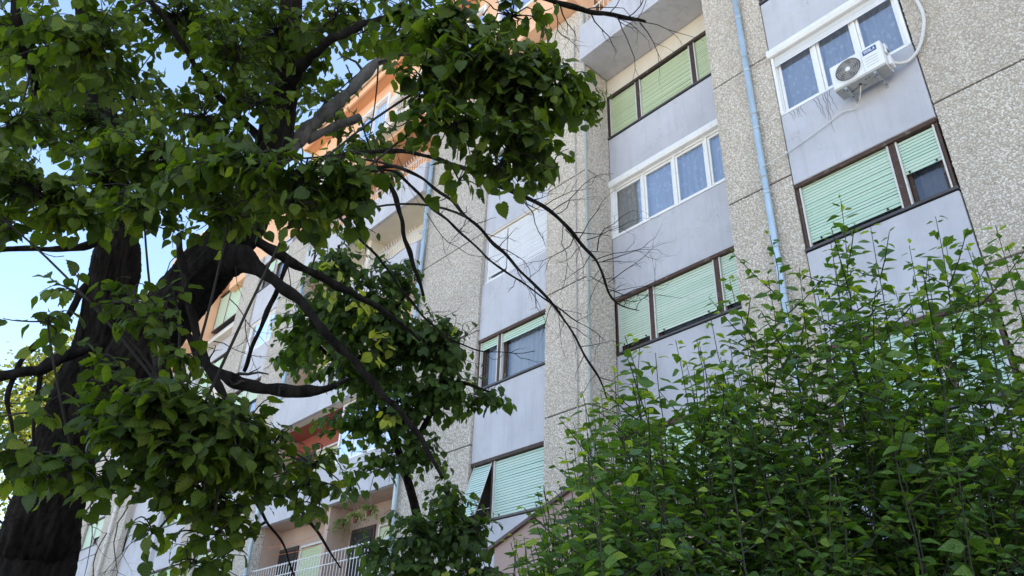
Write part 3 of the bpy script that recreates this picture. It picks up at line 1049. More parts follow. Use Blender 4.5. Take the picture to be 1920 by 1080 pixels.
downpipe(-5.03, YF - 0.085, -H, 14.9)
downpipe(-15.33, YF - 0.10, -H, 16.4, 0.06)
downpipe(-22.82, YF - 0.10, -H, 16.4, 0.06)
downpipe(-38.0, YF - 0.12, -H, 19.6, 0.08, 'offwhite')
MB().tube([(-9.50, YF - 0.03, z) for z in np.arange(-1, 16.3, 0.7)], 0.012, 6).build('cable_conduit', M['cable'], BLD)
pts = [(-10.5, 9.97, 12.55), (-10.2, 9.95, 12.72), (-9.9, 9.95, 13.0), (-9.65, 9.95, 13.35), (-9.52, 9.95, 13.8)]
q, rr = catmull(pts, [0.02] * 5, 0.08)
MB().tube(q, rr, 6).build('cable_loop', M['hose'], BLD, True)
q, rr = catmull([(p[0] + 0.05, p[1] - 0.02, p[2] + 0.05) for p in pts], [0.013] * 5, 0.08)
MB().tube(q, rr, 6).build('cable_loop', M['hose'], BLD, True)

# dried drips under the white window
for i in range(11):
    x = -4.40 + i * 0.055 + random.uniform(-0.02, 0.02) + (0.18 if i > 4 else 0)
    ln = random.uniform(0.12, 0.3) if i <= 4 else random.uniform(0.35, 0.95)
    v, f = [], []
    n = 14
    for k in range(n):
        t = k / (n - 1)
        xx = x + 0.02 * math.sin(3 * t + i) + 0.008 * math.sin(17 * t + 2 * i) + t * 0.05
        wd = 0.005 * (1 - 0.6 * t)
        zz = SILL[2] - 0.05 - ln * t
        v += [(xx - wd, cy - 0.003, zz + H), (xx + wd, cy - 0.003, zz + H)]
        if k:
            f.append([2 * k - 2, 2 * k - 1, 2 * k + 1, 2 * k])
    mesh_obj('drip_stain', v, f, M['stain'], BLD)

# ------------------------------------------------------------------ air conditioner
AX0, AX1, AY0, AY1, AZ0, AZ1 = -3.46, -2.63, 9.55, 9.85, 8.97, 9.47
AC = empty('air_conditioner', ((AX0 + AX1) / 2, 9.7, AZ0 + H), 'white outdoor air conditioner with round fan, bracketed below the white window', 'air conditioner')
MB().box(AX0, AX1, AY0, AY1, AZ0 + 0.012, AZ1).build('casing', M['ac'], AC, bevel=0.022, seg=3)
und = MB().box(AX0 + 0.008, AX1 - 0.008, AY0 + 0.02, AY1 - 0.006, AZ0 - 0.012, AZ0 + 0.03).build('base_tray', M['acgrey'], AC, bevel=0.006)
for i in range(9):
    x = AX0 + 0.12 + 0.065 * i + random.uniform(-0.01, 0.02)
    y = AY0 + random.uniform(0.08, 0.22)
    MB().box(x, x + random.uniform(0.012, 0.05), y, y + 0.014, AZ0 - 0.0145, AZ0 - 0.011).build('drain_slot', M['black'], und)
fcx, fcz, fr_ = AX0 + 0.285, (AZ0 + AZ1) / 2 + 0.005, 0.205
# round grille: dark well, blades, ring, concentric and swirled wires, hub
v, f = [(fcx, AY0 - 0.003, fcz + H)], []
for i in range(40):
    a = i * 2 * math.pi / 40
    v.append((fcx + fr_ * math.cos(a), AY0 - 0.003, fcz + fr_ * math.sin(a) + H))
for i in range(40):
    f.append([0, 1 + i, 1 + (i + 1) % 40])
gb = mesh_obj('fan_well', v, f, M['black'], AC)
ringp = [(fcx + (fr_ + 0.006) * math.cos(a), AY0 - 0.008, fcz + (fr_ + 0.006) * math.sin(a)) for a in np.linspace(0, 2 * math.pi, 49)]
MB().tube(ringp, 0.008, 6, False).build('grille_ring', M['ac'], AC, True)
for i in range(5):
    v, f = [], []
    for k in range(8):
        t = k / 7
        rr_ = 0.04 + t * 0.15
        a0 = i * 2 * math.pi / 5 + t * 0.5
        for da in (0, 0.75):
            v.append((fcx + rr_ * math.cos(a0 + da), AY0 - 0.0045 - (0.003 if da else 0), fcz + rr_ * math.sin(a0 + da) + H))
        if k:
            f.append([2 * k - 2, 2 * k - 1, 2 * k + 1, 2 * k])
    mesh_obj('fan_blade', v, f, M['fan'], AC)
gm = MB()
for i in range(36):
    a0 = i * 2 * math.pi / 36
    pts = []
    for t in np.linspace(0, 1, 7):
        rr_ = 0.035 + t * (fr_ - 0.035)
        a = a0 - 0.75 * t
        pts.append((fcx + rr_ * math.cos(a), AY0 - 0.013 - 0.010 * (1 - t * t), fcz + rr_ * math.sin(a)))
    gm.tube(pts, 0.0022, 4, False)
for rr_ in (0.075, 0.11, 0.145, 0.175):
    gm.tube([(fcx + rr_ * math.cos(a), AY0 - 0.016, fcz + rr_ * math.sin(a)) for a in np.linspace(0, 2 * math.pi, 33)], 0.0018, 4, False)
gm.build('fan_grille', M['offwhite'], AC, True)
hub = MB().tube([(fcx, AY0 - 0.016, fcz), (fcx, AY0 - 0.026, fcz), (fcx, AY0 - 0.030, fcz)], [0.040, 0.038, 0.030], 20)
hub.build('fan_hub', M['ac'], AC, True)
px = AX0 + 0.56
for i in range(4):
    MB().box(px, px + 0.19, AY0 - 0.004, AY0 + 0.002, AZ0 + 0.10 + i * 0.055, AZ0 + 0.106 + i * 0.055).build('vent_line', M['acgrey'], AC)
MB().box(px - 0.045, px - 0.041, AY0 - 0.0025, AY0 + 0.002, AZ0 + 0.03, AZ1 - 0.03).build('casing_seam', M['acgrey'], AC)
lg = MB().box(px - 0.015, px + 0.20, AY0 - 0.004, AY0 + 0.002, AZ1 - 0.155, AZ1 - 0.055).build('name_plate', M['logoblue'], AC)
# letters of the name plate as strokes
LET = {'T': [((0, 1), (1, 1)), ((0.5, 1), (0.5, 0))],
       'E': [((0, 1), (1, 1)), ((0, 0.5), (1, 0.5)), ((0, 0), (1, 0)), ((0, 1), (0, 0))],
       'S': [((1, 1), (0, 1)), ((0, 1), (0, 0.5)), ((0, 0.5), (1, 0.5)), ((1, 0.5), (1, 0)), ((1, 0), (0, 0))],
       'L': [((0, 1), (0, 0)), ((0, 0), (1, 0))],
       'A': [((0, 0), (0.5, 1)), ((0.5, 1), (1, 0)), ((0.22, 0.36), (0.78, 0.36))]}
for i, ch in enumerate('TESLA'):
    m = MB()
    x0, z0, lw, lh = px + 0.004 + i * 0.0365, AZ1 - 0.128, 0.0255, 0.046
    for (u0, v0), (u1, v1) in LET[ch]:
        a = np.array([x0 + u0 * lw, z0 + v0 * lh])
        c = np.array([x0 + u1 * lw, z0 + v1 * lh])
        d = (c - a) / np.linalg.norm(c - a)
        nrm = np.array([-d[1], d[0]]) * 0.0042
        a, c = a - d * 0.004, c + d * 0.004
        yy = AY0 - 0.0062 - 0.0002 * len(m.f)
        m.prism([(a[0] - nrm[0], yy, a[1] - nrm[1]), (c[0] - nrm[0], yy, c[1] - nrm[1]), (c[0] + nrm[0], yy, c[1] + nrm[1]), (a[0] + nrm[0], yy, a[1] + nrm[1])], (0, 0.002, 0))
    m.build('letter', M['ac'], lg)
MB().box(AX1 + 0.002, AX1 + 0.055, AY0 + 0.10, AY0 + 0.25, AZ0 + 0.03, AZ0 + 0.21).build('valve_cover', M['ac'], AC, bevel=0.015)
MB().box(AX1 + 0.002, AX1 + 0.035, AY0 + 0.08, AY0 + 0.2, AZ0 + 0.27, AZ1 - 0.04).build('handle_recess', M['ac'], AC, bevel=0.015)
MB().box(AX1 + 0.036, AX1 + 0.04, AY0 + 0.11, AY0 + 0.17, AZ0 + 0.29, AZ0 + 0.36).build('handle_slot', M['black'], AC)
for xb in (AX0 + 0.17, AX1 - 0.19):
    MB().box(xb - 0.022, xb + 0.022, AY0 + 0.03, YF - 0.032, AZ0 - 0.055, AZ0 - 0.016).box(xb - 0.022, xb + 0.022, YF - 0.05, YF - 0.032, AZ0 - 0.10, AZ0 - 0.056).build('bracket', M['metal'], AC, bevel=0.004)
    for yy in (AY0 + 0.09, AY1 - 0.03):
        MB().box(xb - 0.006, xb + 0.006, yy - 0.02, yy + 0.02, AZ0 - 0.058, AZ0 - 0.0545).build('bracket_slot', M['black'], AC)
q, rr = catmull([(AX0 + 0.36, AY0 + 0.14, AZ0 - 0.0), (AX0 + 0.33, AY0 + 0.18, AZ0 - 0.08), (AX0 + 0.16, 9.9, AZ0 - 0.22), (-3.55, 9.935, 8.83), (-4.0, 9.935, 8.72), (-4.62, 9.93, 8.60), (-5.0, 9.83, 8.50)], [0.0085] * 7, 0.05)
MB().tube(q, rr, 8).build('drain_hose', M['hose'], AC, True)
MB().tube([(AX0 + 0.36, AY0 + 0.14, AZ0 - 0.03), (AX0 + 0.36, AY0 + 0.14, AZ0 + 0.0)], 0.022, 12).build('drain_spigot', M['black'], AC, True)
q, rr = catmull([(AX1 + 0.04, AY0 + 0.2, AZ0 + 0.12), (-2.52, 9.82, 9.06), (-2.40, 9.9, 9.10), (-2.24, 9.93, 9.25), (-2.10, 9.93, 9.55), (-2.04, 9.93, 9.85), (-2.08, 9.93, 10.3), (-2.2, 9.93, 10.9), (-2.26, 9.94, 11.4), (-2.28, 9.98, 11.7)], [0.026] * 10, 0.05)
MB().tube(q, rr, 10).build('refrigerant_hose', M['hose'], AC, True)

# ------------------------------------------------------------------ porch with a low gable
PY = 7.2
s = PY / 9.0
PO = empty('entrance_porch', (-6.6, 8.6, 0), 'low gabled pink porch with brown roof edge behind the leafy shrub', 'porch')
ax, az = -8.2 * s, 3.70 * s
ex, ez = -10.75 * s, 2.80 * s
rx = ax + (ax - ex)
wall = MB()
wall.prism([(ex + 0.12, PY, -H), (rx - 0.12, PY, -H), (rx - 0.12, PY, ez + 0.02), (ax, PY, az - 0.03), (ex + 0.12, PY, ez + 0.02)], (0, 0.2, 0))
wall.build('gable_wall', M['pink'], PO)
for sx in (ex + 0.12, rx - 0.32):
    MB().box(sx, sx + 0.2, PY + 0.2, 9.97, -H, ez).build('side_wall', M['pink'], PO)
for p0, p1 in (((ex, ez), (ax - 0.004, az)), ((rx, ez), (ax + 0.004, az))):
    MB().prism([(p0[0], PY - 0.06, p0[1] - 0.04), (p1[0], PY - 0.06, p1[1] - 0.04), (p1[0], PY - 0.06, p1[1] + 0.008), (p0[0], PY - 0.06, p0[1] + 0.008)], (0, 9.96 - PY + 0.06, 0)).build('roof_slope', M['tar'], PO)
MB().box(ax - 0.12, ax + 0.12, PY - 0.09, 9.96, az - 0.02, az + 0.03).build('ridge_cap', M['tar'], PO)

# ------------------------------------------------------------------ plants: leaf shapes
def linden_shape(teeth=True, fold=0.18, droop=0.35, curl=0.1, lop=0.06, sd_=0):
    """heart-shaped toothed blade; x across, y from the stalk to the tip, length about 1"""
    r = np.random.default_rng(sd_)
    half = [(0.0, 0.02), (0.14, -0.06), (0.30, -0.03), (0.42, 0.08), (0.49, 0.24), (0.49, 0.40), (0.43, 0.56), (0.34, 0.70), (0.22, 0.82), (0.11, 0.92), (0.0, 1.06)]
    mid = [(0.0, 0.02), (0.0, 0.25), (0.0, 0.5), (0.0, 0.75), (0.0, 1.06)]
    verts, faces = [], []
    nm = len(mid)
    verts += mid
    own = {0: 0, len(half) - 1: nm - 1}
    for sgn in (1, -1):
        idx = []
        sc_ = 1 + lop * sgn
        for i, (x, y) in enumerate(half):
            if i in own:
                idx.append(own[i])
                continue
            k = r.uniform(0.93, 1.07) if teeth else 1.0
            idx.append(len(verts))
            verts.append((sgn * x * sc_ * k, y + r.uniform(-0.02, 0.02)))
        link_mid = [0, 1, 1, 1, 1, 2, 2, 3, 3, 3, 4]
        for i in range(len(half) - 1):
            a, c = idx[i], idx[i + 1]
            ma, mc = link_mid[i], link_mid[i + 1]
            if i == 0:
                poly = [0, a if a else c, 1] if False else [0, c, 1]
            elif i == len(half) - 2:
                poly = [3, a, 4]
            elif ma == mc:
                poly = [ma, a, c]
            else:
                poly = [ma, a, c, mc]
            faces.append(poly if sgn > 0 else poly[::-1])
    v = np.array([(x, y, fold * abs(x) - droop * max(0, y - 0.1) ** 2 * 0.6 + curl * (abs(x) ** 2) * -1.6 + 0.035 * math.sin(9 * y + sgn_ * 2) * (1 if abs(x) > 0.2 else 0))
                  for x, y in verts for sgn_ in (1 if x > 0 else -1,)])
    uv = np.array([(x, (y - 0.75 * abs(x)) * 7) for x, y in verts])
    return v, faces, uv


def pleated_shape(sd_=0, fold=0.12, droop=0.45, cup=0.1, pleat=0.022, skew=0.07, roll=0.0):
    """broad linden blade with real pleats between the side veins and a tooth at every vein end"""
    r = np.random.default_rng(100 + sd_)
    yb = [0.0, 0.0, 0.10, 0.26, 0.42, 0.58, 0.74, 0.92]
    tips = [(0.10, -0.10), (0.33, -0.10), (0.53, 0.08), (0.56, 0.32), (0.48, 0.54), (0.35, 0.73), (0.19, 0.89), (0.0, 1.10)]
    n = len(yb)
    V, U, Fc = [], [], []

    def put(x, y, z, u, v_):
        V.append((x, y, z)); U.append((u, v_))
        return len(V) - 1
    Bi = [put(0, y, 0, 0.0, j) for j, y in enumerate(yb)]
    tipi = None
    for sgn in (1, -1):
        w_ = 1 + skew * sgn
        T = [(sgn * x * w_ * r.uniform(0.93, 1.07), y + r.uniform(-0.025, 0.025)) for x, y in tips]
        Mi, Ti, Ni, Gi = [], [], [], []
        for j in range(n):
            if j == n - 1:
                if tipi is None:
                    tipi = put(r.uniform(-0.03, 0.03), 1.10, 0, 0.0, j)
                Mi.append(Bi[j]); Ti.append(tipi)
                continue
            m = (T[j][0] * 0.55, yb[j] + (T[j][1] - yb[j]) * 0.55)
            Mi.append(put(m[0], m[1], -pleat * 0.7, sgn * 0.3, j))
            Ti.append(put(T[j][0], T[j][1], -pleat, sgn * 0.6, j))
        for j in range(n - 1):
            t2 = T[j + 1] if j < n - 2 else (0.04 * sgn, 1.0)
            g = ((T[j][0] + t2[0]) / 2 * 0.97, (T[j][1] + t2[1]) / 2 - 0.015)
            b2 = (yb[j] + yb[j + 1]) / 2
            m = (g[0] * 0.52, b2 + (g[1] - b2) * 0.52)
            Ni.append(put(m[0], m[1], pleat, sgn * 0.3, j + 0.5))
            Gi.append(put(g[0], g[1], pleat * 1.2, sgn * 0.6, j + 0.5))
        for j in range(n - 1):
            polys = [[Bi[j], Mi[j], Ni[j]], [Mi[j], Ti[j], Gi[j], Ni[j]]]
            if j < n - 2:
                polys += [[Bi[j + 1], Ni[j], Mi[j + 1]], [Ni[j], Gi[j], Ti[j + 1], Mi[j + 1]]]
            else:
                polys += [[Bi[j + 1], Ni[j], Gi[j], Ti[j + 1]]]
            if yb[j + 1] > yb[j]:
                polys.append([Bi[j], Ni[j], Bi[j + 1]])
            Fc += polys if sgn > 0 else [q_[::-1] for q_ in polys]
    out = []
    ph = r.uniform(0, 6)
    for x, y, z in V:
        z += fold * abs(x) - cup * 2.2 * x * x - droop * 0.55 * max(0, y) ** 2 + 0.03 * math.sin(6 * y + 4 * x + ph) * (abs(x) + 0.2)
        if roll:
            z += roll * max(0, x + 0.1) ** 2 * 2.2
        out.append((x, y, z))
    return np.array(out), Fc, np.array(U)


def oval_shape(fold=0.25, droop=0.3, sd_=0, wd=0.29):
    half = [(0.0, 0.0), (0.16, 0.10), (0.27, 0.28), (wd, 0.45), (0.24, 0.66), (0.13, 0.85), (0.0, 1.05)]
    mid = [(0.0, 0.0), (0.0, 0.36), (0.0, 0.70), (0.0, 1.05)]
    verts = list(mid)
    faces = []
    for sgn in (1, -1):
        idx = [0]
        for x, y in half[1:-1]:
            idx.append(len(verts))
            verts.append((sgn * x, y))
        idx.append(3)
        for poly in ([0, idx[1], 1], [1, idx[1], idx[2]], [1, idx[2], idx[3], 2], [2, idx[3], idx[4]], [2, idx[4], idx[5]], [2, idx[5], 3]):
            faces.append(poly if sgn > 0 else poly[::-1])
    v = np.array([(x, y, fold * abs(x) - droop * y * y * 0.5 + 0.02 * math.sin(7 * y + sd_)) for x, y in verts])
    return v, faces, np.array([(x, (y - 0.75 * abs(x)) * 5) for x, y in verts])


def with_stalk(shape, ln, wd=0.012):
    """adds a thin leaf stalk below the blade"""
    v, f, uv = shape
    n = len(v)
    sv = np.array([(-wd, -ln, ln * 0.25), (wd, -ln, ln * 0.25), (wd, 0.03, 0.0), (-wd, 0.03, 0.0)])
    return np.vstack([v, sv]), f + [[n, n + 1, n + 2, n + 3]], np.vstack([uv, np.tile([[0.0, 0.3]], (4, 1))])


class Foliage:
    def __init__(s, shapes, mat, palette, simple=None):
        s.shapes, s.mat, s.palette, s.simple = shapes, mat, palette, simple
        s.pos, s.X, s.Y, s.Z, s.size, s.var, s.col = [], [], [], [], [], [], []

    def add(s, pos, tip, up, size, col):
        tip = tip / (np.linalg.norm(tip) + 1e-9)
        z = up - tip * up.dot(tip)
        n = np.linalg.norm(z)
        if n < 1e-3:
            z = np.cross(tip, [1, 0.2, 0.1])
            n = np.linalg.norm(z)
        z = z / n
        s.pos.append(pos); s.Y.append(tip); s.Z.append(z); s.X.append(np.cross(tip, z) * random.uniform(0.78, 1.08)); s.size.append(size)
        s.var.append(random.randrange(len(s.shapes))); s.col.append(col)

    def build(s, parent, single=300, name='leaf', mass='foliage', smooth=True):
        n = len(s.pos)
        pos, X, Y, Z = map(np.array, (s.pos, s.X, s.Y, s.Z))
        size, var, col = np.array(s.size), np.array(s.var), np.array(s.col)
        cpos = pos + Y * (size * 0.5)[:, None]
        c = (cpos - CAM) @ R
        dep = -c[:, 2]
        px, py = 960 + F * c[:, 0] / dep, 540 - F * c[:, 1] / dep
        app = size / np.maximum(dep, 0.1)
        inside = (dep > 0.3) & (px > 10) & (px < 1910) & (py > 10) & (py < 1070)
        order = np.argsort(dep)
        seen = {}
        vis = np.zeros(n, bool)
        for i in order:
            if not inside[i]:
                continue
            key = (int(px[i] // 26), int(py[i] // 26))
            k = seen.get(key, 0)
            if k < 1:
                vis[i] = True
            seen[key] = k + 1
        cand = np.where(vis)[0]
        cand = cand[np.argsort(-app[cand])][:single]
        og = origin_of(parent)
        cache = {}
        pal = np.array(s.palette)
        for i in cand:
            pi = int(np.argmin(((pal - col[i]) ** 2).sum(1)))
            key = (var[i], pi)
            if key not in cache:
                v, f, uv = s.shapes[var[i]]
                me = bpy.data.meshes.new(name)
                me.from_pydata(v.tolist(), [], f)
                l = me.uv_layers.new(name='UVMap')
                li = [vi for p in f for vi in p]
                l.data.foreach_set('uv', uv[li].astype(np.float32).ravel())
                a = me.color_attributes.new('tint', 'FLOAT_COLOR', 'POINT')
                a.data.foreach_set('color', np.tile(np.append(pal[pi], 1.0), (len(v), 1)).astype(np.float32).ravel())
                me.polygons.foreach_set('use_smooth', [smooth] * len(f))
                me.materials.append(s.mat)
                me.update()
                cache[key] = me
            o = bpy.data.objects.new(name, cache[key])
            mw = np.eye(4)
            mw[:3, 0], mw[:3, 1], mw[:3, 2] = X[i] * size[i], Y[i] * size[i], Z[i] * size[i]
            mw[:3, 3] = pos[i] - og
            o.parent = parent
            o.matrix_local = Matrix(mw.tolist())
            COL.objects.link(o)
        rest = np.ones(n, bool)
        rest[cand] = False
        VV, LL, SS, UU, TT = [], [], [], [], []
        off = 0
        big = inside & (app * F > 30)
        jobs = [(sh, rest & (var == vi) & (big if s.simple else True)) for vi, sh in enumerate(s.shapes)]
        if s.simple:
            jobs += [(sh, rest & (var % len(s.simple) == vi) & ~big) for vi, sh in enumerate(s.simple)]
        for (v, f, uv), mask in jobs:
            ids = np.where(mask)[0]
            if not len(ids):
                continue
            m = len(ids)
            B = np.stack([X[ids], Y[ids], Z[ids]], 1) * size[ids][:, None, None]       # (m,3,3)
            W = np.einsum('kj,mjc->mkc', v, B) + pos[ids][:, None, :]
            li = np.array([x for p in f for x in p])
            VV.append(W.reshape(-1, 3))
            LL.append((li[None, :] + (np.arange(m) * len(v))[:, None]).ravel() + off)
            SS.append(np.tile([len(p) for p in f], m))
            UU.append(np.tile(uv, (m, 1)))
            tt = np.ones((m, len(v), 4))
            tt[:, :, :3] = col[ids][:, None, :]
            TT.append(tt.reshape(-1, 4))
            off += m * len(v)
        if VV:
            fast_mesh(mass, np.vstack(VV), np.concatenate(LL), np.concatenate(SS), s.mat, parent, smooth, 'stuff', uv=np.vstack(UU), tint=np.vstack(TT))


class Tubes:
    """many thin tubes gathered into one mesh"""

    def __init__(s):
        s.V, s.L, s.n = [], [], 0

    def add(s, pts, rad, sides=4):
        v, f = tube_arrays(np.asarray(pts, float), np.asarray(rad, float), sides)
        s.V.append(v)
        s.L.append(np.array(f).ravel() + s.n)
        s.n += len(v)

    def build(s, name, mat, parent, kind='stuff'):
        if not s.V:
            return
        L = np.concatenate(s.L)
        return fast_mesh(name, np.vstack(s.V), L, np.full(len(L) // 4, 4), mat, parent, True, kind)


def unit(v):
    v = np.asarray(v, float)
    return v / (np.linalg.norm(v) + 1e-9)


UP = np.array([0.0, 0.0, 1.0])


def rnd(s=1.0):
    return np.array([random.gauss(0, s), random.gauss(0, s), random.gauss(0, s)])


def limb(parent, name, spec, mat, sides=12, step=0.05, rough=0.0, sd_=0, base=None, jit=0.0):
    """spec: (px, py, width in pixels, depth): one tapered limb"""
    pts = [P(x, y, d) for x, y, w_, d in spec]
    rad = [w_ * d / F / 2 for x, y, w_, d in spec]
    if base is not None:
        pts = base[0] + pts
        rad = base[1] + rad
    q, r = catmull(pts, rad, step)
    if jit:
        jr = np.random.default_rng(sd_ + 50)
        t = np.cumsum(np.r_[0, np.linalg.norm(np.diff(q, axis=0), axis=1)])
        for fq, am in ((5.0, 1.0), (13.0, 0.5), (31.0, 0.25)):
            for ax_ in range(3):
                q[:, ax_] += jit * am * np.sin(fq * t * jr.uniform(0.8, 1.2) + jr.uniform(0, 6)) * np.minimum(1, t * 4)
        r = r * (1 + 0.12 * np.sin(17 * t + jr.uniform(0, 6)) + 0.08 * np.sin(41 * t))
    v, f = tube_arrays(q, r, sides)
    if rough:
        rg = np.random.default_rng(sd_)
        V = v.reshape(len(q), sides, 3)
        d = V - q[:, None, :]
        ph = rg.uniform(0, 6.28, 8)
        a = np.linspace(0, 2 * math.pi, sides, endpoint=False)[None, :]
        t = np.cumsum(np.r_[0, np.linalg.norm(np.diff(q, axis=0), axis=1)])[:, None]
        rough = rough * 1.25
        k = (0.45 * np.sin(3 * a + 2.3 * t + ph[0]) + 0.35 * np.sin(5 * a - 3.7 * t + ph[1]) + 0.5 * np.abs(np.sin(9 * a + 2.0 * np.sin(4 * t + ph[2]) + ph[3]))
             + 0.35 * np.abs(np.sin(14 * a - 1.5 * np.sin(7 * t) + ph[4])) + 0.45 * np.abs(np.sin(23 * a + 2.2 * np.sin(5 * t + 3 * a) + ph[6])) * (0.5 + 0.5 * np.sin(11 * t + 5 * a + ph[7])) + 0.3 * np.sin(7 * t + 2 * a + ph[5]) + rg.uniform(-0.25, 0.25, (len(q), sides)))
        v = (q[:, None, :] + d * (1 + rough * k)[:, :, None]).reshape(-1, 3)
    f = f + [list(range(sides))[::-1], list(range(len(v) - sides, len(v)))]
    mesh_obj(name, v, f, mat, parent, True)
    return q, r


def bare_twigs(tb, start, d, ln, r0, level, droop=0.0, wig=0.25):
    """a leafless, kinked twig with side twigs"""
    n = max(4, int(ln / 0.05))
    p = np.array(start, float)
    d = unit(d)
    pts = [p.copy()]
    for i in range(n):
        d = unit(d + rnd(wig * 0.95) + np.array([0, 0, -droop]))
        p = p + d * ln / n
        pts.append(p.copy())
        if level > 0 and i > 0 and random.random() < 0.62:
            sd = unit(d + unit(np.cross(d, rnd())) * random.uniform(0.7, 1.2))
            bare_twigs(tb, p, sd, ln * random.uniform(0.25, 0.5) * (1 - 0.4 * i / n), r0 * 0.55 * (1 - 0.5 * i / n), level - 1, droop, wig)
    tb.add(pts, np.linspace(r0, r0 * 0.3, len(pts)), 4)


LINDEN = [with_stalk(pleated_shape(i, *a_), 0.35, 0.009) for i, a_ in enumerate(
    ((0.15, 0.40, 0.10, 0.022, 0.07), (0.32, 0.6, 0.25, 0.028, 0.03), (0.0, 0.3, -0.05, 0.020, 0.10), (-0.12, 0.8, 0.25, 0.026, 0.05), (0.40, 0.35, 0.35, 0.03, 0.08), (0.1, 1.0, 0.2, 0.024, 0.0, 0.5), (0.2, 0.5, 0.5, 0.03, 0.05, -0.4)))]
LSIMPLE = [with_stalk(linden_shape(True, f_, d_, c_, l_, i), 0.35, 0.009) for i, (f_, d_, c_, l_) in enumerate(((0.15, 0.4, 0.1, 0.06), (0.3, 0.6, 0.2, 0.02), (-0.1, 0.8, 0.2, 0.05)))]
LPAL = [(0.050, 0.082, 0.014), (0.070, 0.112, 0.018), (0.094, 0.142, 0.021), (0.120, 0.168, 0.025), (0.056, 0.096, 0.028), (0.16, 0.20, 0.032)]
LW = [0.22, 0.28, 0.22, 0.13, 0.1, 0.05]


def leafy_twig(fo, tb, a, c, center, size, pal=LPAL, wts=LW, sp=0.05, droop=0.12, first=0.15, r0=0.0035, hang=0.75):
    a, c = np.asarray(a, float), np.asarray(c, float)
    ln = np.linalg.norm(c - a)
    m = (a + c) / 2 + rnd(0.04) + UP * ln * 0.12
    e = c - UP * droop * ln
    ts = np.linspace(0, 1, 7)[:, None]
    pts = (1 - ts) ** 2 * a + 2 * ts * (1 - ts) * m + ts ** 2 * e
    tb.add(pts, np.linspace(r0, r0 * 0.45, 7), 4)
    nl = max(2, int(ln * (1 - first) / sp))
    side = 1
    for i in range(nl + 1):
        t = first + (1 - first) * i / nl
        p = (1 - t) ** 2 * a + 2 * t * (1 - t) * m + t * t * e
        d = unit(2 * (1 - t) * (m - a) + 2 * t * (e - m))
        lat = unit(np.cross(d, UP) + rnd(0.15)) * side
        side = -side
        out = p - center
        out[2] *= 0.3
        tip = unit(d * 0.55 + lat * (0.8 if i < nl else 0.1) + np.array([0, 0, -hang]) + rnd(0.22))
        up = unit(UP * 0.75 + unit(out) * 0.45 + rnd(0.33))
        sz = size * random.triangular(0.5, 1.3, 0.95) * (0.8 if i == nl else 1)
        fo.add(p + tip * sz * 0.3, tip, up, sz, random.choices(pal, wts)[0])


def clump(fo, tb, px, py, rx, ry, d, n, size, attach=None, limbs=None, dz=1.0, ln=(0.45, 1.0), **kw):
    """leafy twigs filling an ellipsoid; the twigs leave a side branch that grows from the nearest limb"""
    C = P(px, py, d)
    A, B = max(0.35 * rx * d / F, rx * d / F - 0.5 * size), max(0.35 * ry * d / F, ry * d / F - 0.5 * size)
    if attach is None and limbs:
        best = min(((np.linalg.norm(q_ - C), q_) for L in limbs for q_ in L), key=lambda t: t[0])
        attach = best[1]
    spine = None
    if attach is not None:
        attach = np.asarray(attach)
        k = C - UP * 0.1 * B
        m = (attach + k) / 2 + UP * 0.12 * np.linalg.norm(k - attach) + rnd(0.04)
        ts = np.linspace(0, 1, 9)[:, None]
        spine = (1 - ts) ** 2 * attach + 2 * ts * (1 - ts) * m + ts ** 2 * k
        tb.add(spine, np.linspace(0.007, 0.004, 9), 5)
    for i in range(n):
        while True:
            u = np.array([random.uniform(-1, 1) for _ in range(3)])
            if np.linalg.norm(u) <= 1:
                break
        e = C + np.array([u[0] * A, u[1] * A * dz, u[2] * B])
        u2 = u * random.uniform(0.0, 0.45) + rnd(0.12)
        a = C + np.array([u2[0] * A, u2[1] * A * dz, u2[2] * B])
        L = np.linalg.norm(e - a)
        if L < 0.1:
            e = a + unit(e - a + rnd(0.02)) * 0.12
        leafy_twig(fo, tb, a, e, C, size, **kw)
        tb.add(np.array([C + (a - C) * t for t in (0, 0.5, 1)]), [0.005, 0.004, 0.0035], 4)


# ------------------------------------------------------------------ the big linden
bp = P(60, 1080, 4.7)
LT = empty('linden_tree', (bp[0] + 0.1, bp[1], 0), 'big dark forked linden with large heart-shaped leaves overhanging from the near side', 'tree')
fo = Foliage(LINDEN, M['leaf'], LPAL, LSIMPLE)
tb = Tubes()
root = np.array([bp[0] + 0.1, bp[1], -0.05])
limbs = []
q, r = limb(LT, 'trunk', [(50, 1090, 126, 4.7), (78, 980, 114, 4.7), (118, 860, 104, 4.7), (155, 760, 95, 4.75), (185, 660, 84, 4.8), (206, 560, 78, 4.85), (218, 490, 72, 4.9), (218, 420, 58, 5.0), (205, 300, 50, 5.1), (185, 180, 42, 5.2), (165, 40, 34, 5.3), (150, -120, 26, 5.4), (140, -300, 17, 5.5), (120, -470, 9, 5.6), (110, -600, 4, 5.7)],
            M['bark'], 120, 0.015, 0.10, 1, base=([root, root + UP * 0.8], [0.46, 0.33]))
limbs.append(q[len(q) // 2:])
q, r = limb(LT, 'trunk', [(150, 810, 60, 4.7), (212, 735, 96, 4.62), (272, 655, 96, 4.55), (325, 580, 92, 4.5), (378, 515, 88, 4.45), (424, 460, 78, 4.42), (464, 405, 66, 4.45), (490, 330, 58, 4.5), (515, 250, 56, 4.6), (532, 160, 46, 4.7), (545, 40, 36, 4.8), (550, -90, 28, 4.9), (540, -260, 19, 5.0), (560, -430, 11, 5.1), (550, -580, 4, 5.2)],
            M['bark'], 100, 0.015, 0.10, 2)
limbs.append(q[len(q) // 3:])
